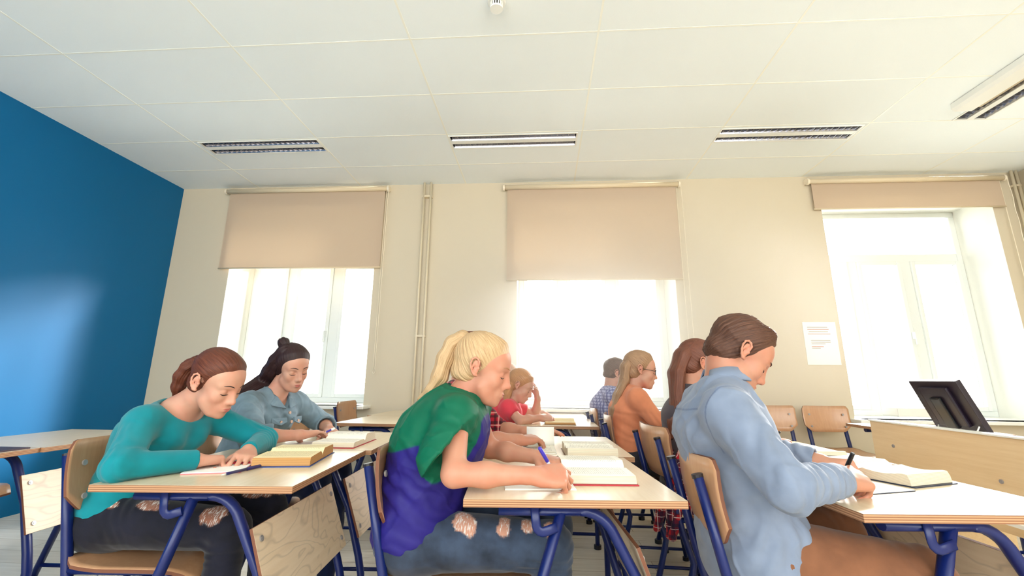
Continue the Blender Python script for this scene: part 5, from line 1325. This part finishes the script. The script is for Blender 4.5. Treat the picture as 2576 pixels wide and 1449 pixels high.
sh_ = cloth(Sx, root, off, 'shirt', prims, M['lightblue'], cuts=[(ell(neck+A_(.050, 0, .060), (.075, .062, .075), head_axes(0, -35)), .004), (half((.56, 1.575, .520), (.50, 0, -1), .4), .003)],
      fold=[(E_, W_2-E_, .006, .042, .085), (E_*.5+W_2*.5, W_2-E_, .004, .034, .07), (E_*.5+S_2*.5, A_(.8, 0, -.5), .004, .055, .09), ((.47, 1.44, .82), (.6, 0, 1), .004, .07, .12), ((.50, 1.43, .66), (1, 0, -.6), .006, .06, .11), ((.66, 1.44, .66), (1, .2, .3), .006, .045, .08), ((.42, 1.5, .90), (0, 1, 1), .003, .06, .12), ((np.asarray(Sx['WRL']))*.6+np.asarray(Sx['ELL'])*.4, (1, -.5, 0), .004, .035, .08)], groups=gr, seed=9, base=.0040, attrs={'mask': seams})
# stand collar folded over
b = MB(); n_ = 20; rings = []
NTm = C['NT']; axn = nrm(NTm-neck); u1 = nrm(A_(0, 1, 0)); u2 = np.cross(u1, axn)
c0 = neck+axn*.018
for j, (r, hgt) in enumerate(((.063, .0), (.0645, .034), (.067, .038), (.078, .004), (.0765, .000), (.066, .032), (.0615, .030))):
    rings.append([b.bm.verts.new(tuple(c0+axn*(hgt-.020*max(0, -math.cos(a))**2*1.0)+(u1*math.sin(a)*.96+u2*-math.cos(a)*1.0)*-r-off)) for a in [math.radians(-150+300*k/n_) for k in range(n_+1)]])
for j in range(len(rings)-1):
    for k in range(n_):
        fc = b.bm.faces.new((rings[j][k], rings[j][k+1], rings[j+1][k+1], rings[j+1][k])); fc.smooth = True
b.build('collar', M['lightblue'], sh_, solid=.0015)
M['tan'] = cloth_mat('brown_chino', (128, 84, 58), var=.10, weave=1200)
legs(Sx, root, off, C, M['tan'], waist=(0, 0, .04), shoes=M['shoe'], r=(.098, .078, .066, .050), hipw=.092, fold=[((.63, 1.47, .62), (1, 0, -.6), .004, .035, .09), ((.98, 1.46, .55), (1, 0, 1), .004, .04, .10), ((.93, 1.76, .58), (1, 0, .6), .005, .04, .08)])
TIPY = Sx['tips']['R']

# ---------------------------------------------------------------- things on the desks
def page_top(name, c):
    m, n, b = newmat(name); L = n.links
    t = n.nodes.new('ShaderNodeTexCoord'); s_ = n.nodes.new('ShaderNodeSeparateXYZ'); L.new(t.outputs['Object'], s_.inputs[0])
    def mth(op, a, v):
        q = n.nodes.new('ShaderNodeMath'); q.operation = op
        L.new(a, q.inputs[0])
        if isinstance(v, float) or isinstance(v, int): q.inputs[1].default_value = v
        else: L.new(v, q.inputs[1])
        return q.outputs[0]
    fr = mth('FRACT', mth('MULTIPLY', s_.outputs['Y'], 1/.0062), 0); row = mth('LESS_THAN', fr, .42)
    x = n.nodes.new('ShaderNodeTexNoise'); x.inputs['Scale'].default_value = 330; L.new(t.outputs['Object'], x.inputs[0])
    wd = mth('GREATER_THAN', x.outputs['Fac'], .47)
    ax = mth('ABSOLUTE', s_.outputs['X'], 0); inn = mth('MULTIPLY', mth('GREATER_THAN', ax, .018), mth('LESS_THAN', ax, .128)); iny = mth('LESS_THAN', mth('ABSOLUTE', s_.outputs['Y'], 0), .082)
    f = mth('MULTIPLY', mth('MULTIPLY', mth('MULTIPLY', row, wd), mth('MULTIPLY', inn, iny)), .42)
    mx = n.nodes.new('ShaderNodeMix'); mx.data_type = 'RGBA'; mx.inputs['A'].default_value = (*lin(c), 1); mx.inputs['B'].default_value = (*lin((80, 70, 66)), 1)
    L.new(f, mx.inputs['Factor']); L.new(mx.outputs['Result'], b.inputs['Base Color']); b.inputs['Roughness'].default_value = .85; return m
M['ptop'] = page_top('printed_page', (244, 238, 224)); M['ptop2'] = page_top('yellowed_printed_page', (240, 222, 176))
M['pedge'] = ply_edge('page_block_edge', (196, 182, 158), (232, 220, 196), 'Z', .0016); M['pedge2'] = ply_edge('brown_page_edge', (156, 104, 54), (206, 156, 92), 'Z', .0016)
def open_book(x, y, rz, label, w_, h, tL, tR, cover, aged=False, z=.7605, group='open books on the desks', lift=0.0):
    t = thing('open_book', label, 'book', (x, y, z), math.radians(rz), group)
    for s_, th, nm in ((-1, tL, 'left_pages'), (1, tR, 'right_pages')):
        top = [(0.0, th*.35+.002)]+[(w_*u, .003+th*(.35+.65*min(1, (u/.16))**.6)*(1-.10*u)+lift*math.sin(math.pi*min(1, u*1.1))*s_*(s_ < 0)) for u in (.03, .08, .16, .28, .42, .58, .74, .88)]
        prof = [(0, .003)]+top+[(w_*.965, .003+th*.86), (w_*1.0, .003+th*.5), (w_*1.02, .003)]
        prof = [(s_*a, b_) for a, b_ in prof]
        if s_ < 0: prof = prof[::-1]
        b = MB(); b.prism(prof, -h/2, h/2, 'Y'); o = b.build(nm, ['pedge2' if aged else 'pedge', 'ptop2' if aged else 'ptop'], t)
        for p in o.data.polygons:
            if p.normal.z > .35 and abs(p.center.x) < w_*.95: p.material_index = 1; p.use_smooth = False
    b = MB(); e = .004
    b.box((-(w_+.006)/2-.006, 0, .0012), (w_+.010, h+2*e, .0024)); b.box(((w_+.006)/2+.006, 0, .0012), (w_+.010, h+2*e, .0024)); b.box((0, 0, .0010), (.03, h+2*e, .0020))
    b.build('cover', cover, t)
    return t
cred = mat('red_book_cover', (176, 24, 46), .5); cblue = mat('blue_book_cover', (40, 70, 140), .5); cnavy = mat('navy_book_cover', (28, 40, 66), .5); cbrown = mat('brown_book_cover', (130, 92, 60), .5)
open_book(-.935, 1.835, 100, 'open thick book with yellowed pages and blue cover before the teal top', .155, .195, .030, .036, cblue, True)
open_book(-.935, 2.295, 92, 'open thick white-paged book with red cover before the denim jacket', .150, .190, .022, .042, cred)
open_book(.165, 1.665, 94, 'open thick book with red cover nearest the blonde writing hand', .150, .205, .024, .040, cred)
open_book(.190, 2.105, 92, 'open thick book just behind the one the blonde writes beside', .150, .195, .045, .036, cbrown, lift=.012)
open_book(.125, 3.56, 90, 'open book with yellowish pages on the desk of the girl in red', .14, .21, .014, .026, cbrown, True)
open_book(1.115, 1.770, 114, 'open thick book with navy cover beside the young man in light blue', .160, .195, .036, .040, cnavy, lift=.010)
open_book(1.150, 2.345, 96, 'open thin hardback with red-brown edge on the desk behind the young man', .165, .225, .018, .014, cnavy, lift=.012)
open_book(-.045, 2.265, 92, 'open magazine under the two hands of the plaid shirt', .155, .19, .003, .003, M['paper'])
b = MB(); prof = [(.0, .0), (.014, .02), (.024, .042), (.027, .062), (.024, .078)]
pf = prof+[(a+.0008, c) for a, c in prof[::-1]]; b.prism(pf, -.065, .065, 'X', smooth=True); o = b.build('raised_page', M['paper'], loc=(-.01, 2.33, .766)); tag(o, 'single raised page of the magazine curling up behind the hand', 'page')

def slab(nm, x, y, rz, sx, sy, th, top, under, label, cat, z=.7602, group=None):
    t = thing(nm, label, cat, (x, y, z), math.radians(rz), group)
    b = MB(); b.box((0, 0, th*.75), (sx, sy, th*.5)); b.build('pages', top, t)
    b = MB(); b.box((0, 0, th*.25), (sx+.002, sy+.002, th*.5)); b.build('back_cover', under, t); return t
pink = mat('pink_card', (220, 120, 130), .8)
slab('notebook', -1.10, 1.66, 18, .17, .25, .005, 'paper', pink, 'thin white notebook with a pinkish back under the arms of the teal sleeves', 'notebook')
slab('notebook', -1.115, 2.23, 10, .16, .22, .004, 'paper', pink, 'sheet of white paper pad under the hands of the denim jacket', 'notebook')
slab('notebook', -.02, 1.56, 6, .20, .27, .004, 'paper', 'paper', 'white paper pad under the writing hand of the blonde', 'notebook')
slab('notebook', .945, 1.610, 20, .17, .23, .004, 'paper', cnavy, 'white notebook with dark back under the writing hand of the young man', 'notebook')
b = MB(); b.box((0, 0, .003), (.30, .21, .006)); tag(b.build('folder', mat('dark_folder', (62, 44, 56), .5), loc=(-2.315, 1.855, .7602)), 'thin dark folder lying on the empty desk at the picture edge', 'folder')
b = MB(); b.box((0, 0, .003), (.10, .022, .006), R3('Z', 20)); tag(b.build('bookmark', mat('red_ribbon_card', (214, 40, 66), .6), loc=(-1.06, 1.705, .7655)), 'red strip of card between the two hands of the teal sleeves', 'bookmark')
def pen(p0, p1, label, body, capm, tipm='white'):
    p0, p1 = Vector(p0), Vector(p1); d = p1-p0; L = d.length
    t = thing('pen', label, 'pen', tuple(p0)); up = (0, 0, 1) if abs(d.normalized().z) < .8 else (1, 0, 0)
    b = MB(); b.tube([tuple(d*u) for u in (.09, .12, .62)], [.0030, .0046, .0046], 10, up=up); b.build('barrel', body, t)
    b = MB(); b.tube([tuple(d*u) for u in (.62, .64, .97, 1)], [.0050, .0056, .0056, .0045], 10, up=up); b.build('cap', capm, t)
    b = MB(); b.tube([tuple(d*u) for u in (0, .10)], [.0008, .0034], 10, up=up); b.build('nib', tipm, t); return t
navy = mat('navy_pen', (34, 30, 92), .35); violet = mat('violet_pen', (62, 52, 170), .35); clear = mat('clear_pen_body', (206, 212, 232), .2)
b0 = PZ(557, 1195, .7668); b1 = PZ(655, 1172, .7668)
pen(b0, b1, 'thick dark blue pen lying on the desk in front of the teal sleeve', navy, navy)
pen(P(818, 1088, 2.30), P(842, 1077, 2.33), 'violet pen with a white end at the fingertips of the denim jacket', violet, 'white')
def held(T, top, label, body, capm):
    (pi_, _), (pt, _) = T[0], T[4]; m = pi_*.5+pt*.5; top = np.asarray(top); d = nrm(m-top); q = m+d*((.7665-m[2])/d[2]) if d[2] < -.2 else m+d*.02
    return pen(q, top, label, body, capm)
held(TIPB, P(1357, 1126, 1.42), 'blue-capped clear pen held upright in the blonde writing hand', clear, violet)
held(TIPY, P(2146, 1139, 1.46), 'black pen in the fist of the young man in light blue', 'black', 'black')
pen(P(1930, 1098, 2.36), P(1962, 1087, 2.38), 'black and white pen sticking out beyond the sleeve of the young man', 'white', 'black')
for s_ in (0, 1):
    pass

# ---------------------------------------------------------------- scattering volume added for a washed-out glow at the middle window
b = MB(); b.box((.60, 3.42, 1.62), (4.6, 2.68, 3.06))
m = bpy.data.materials.new('haze'); m.use_nodes = True; n = m.node_tree; n.nodes.remove(n.nodes['Principled BSDF']); L = n.links
v = n.nodes.new('ShaderNodeVolumeScatter'); v.inputs['Anisotropy'].default_value = .6; v.inputs['Color'].default_value = (1, .985, .95, 1)
t = n.nodes.new('ShaderNodeTexCoord'); mp = n.nodes.new('ShaderNodeMapping'); mp.vector_type = 'TEXTURE'; mp.inputs['Location'].default_value = (.60, 4.75, 1.55); mp.inputs['Scale'].default_value = (2.2, 2.6, 1.5)
L.new(t.outputs['Object'], mp.inputs[0]); g = n.nodes.new('ShaderNodeVectorMath'); g.operation = 'LENGTH'; L.new(mp.outputs[0], g.inputs[0])
mr = n.nodes.new('ShaderNodeMapRange'); mr.interpolation_type = 'SMOOTHSTEP'; mr.inputs['From Min'].default_value = 0; mr.inputs['From Max'].default_value = 1; mr.inputs['To Min'].default_value = .55; mr.inputs['To Max'].default_value = 0
L.new(g.outputs['Value'], mr.inputs['Value']); L.new(mr.outputs[0], v.inputs['Density']); L.new(v.outputs[0], n.nodes['Material Output'].inputs['Volume'])
hz = b.build('glow_volume', [m]); tag(hz, 'faint sunlit haze hanging in the air before the middle window', 'haze', kind='stuff')
SC.cycles.volume_bounces = 1
SC.cycles.volume_step_rate = 4
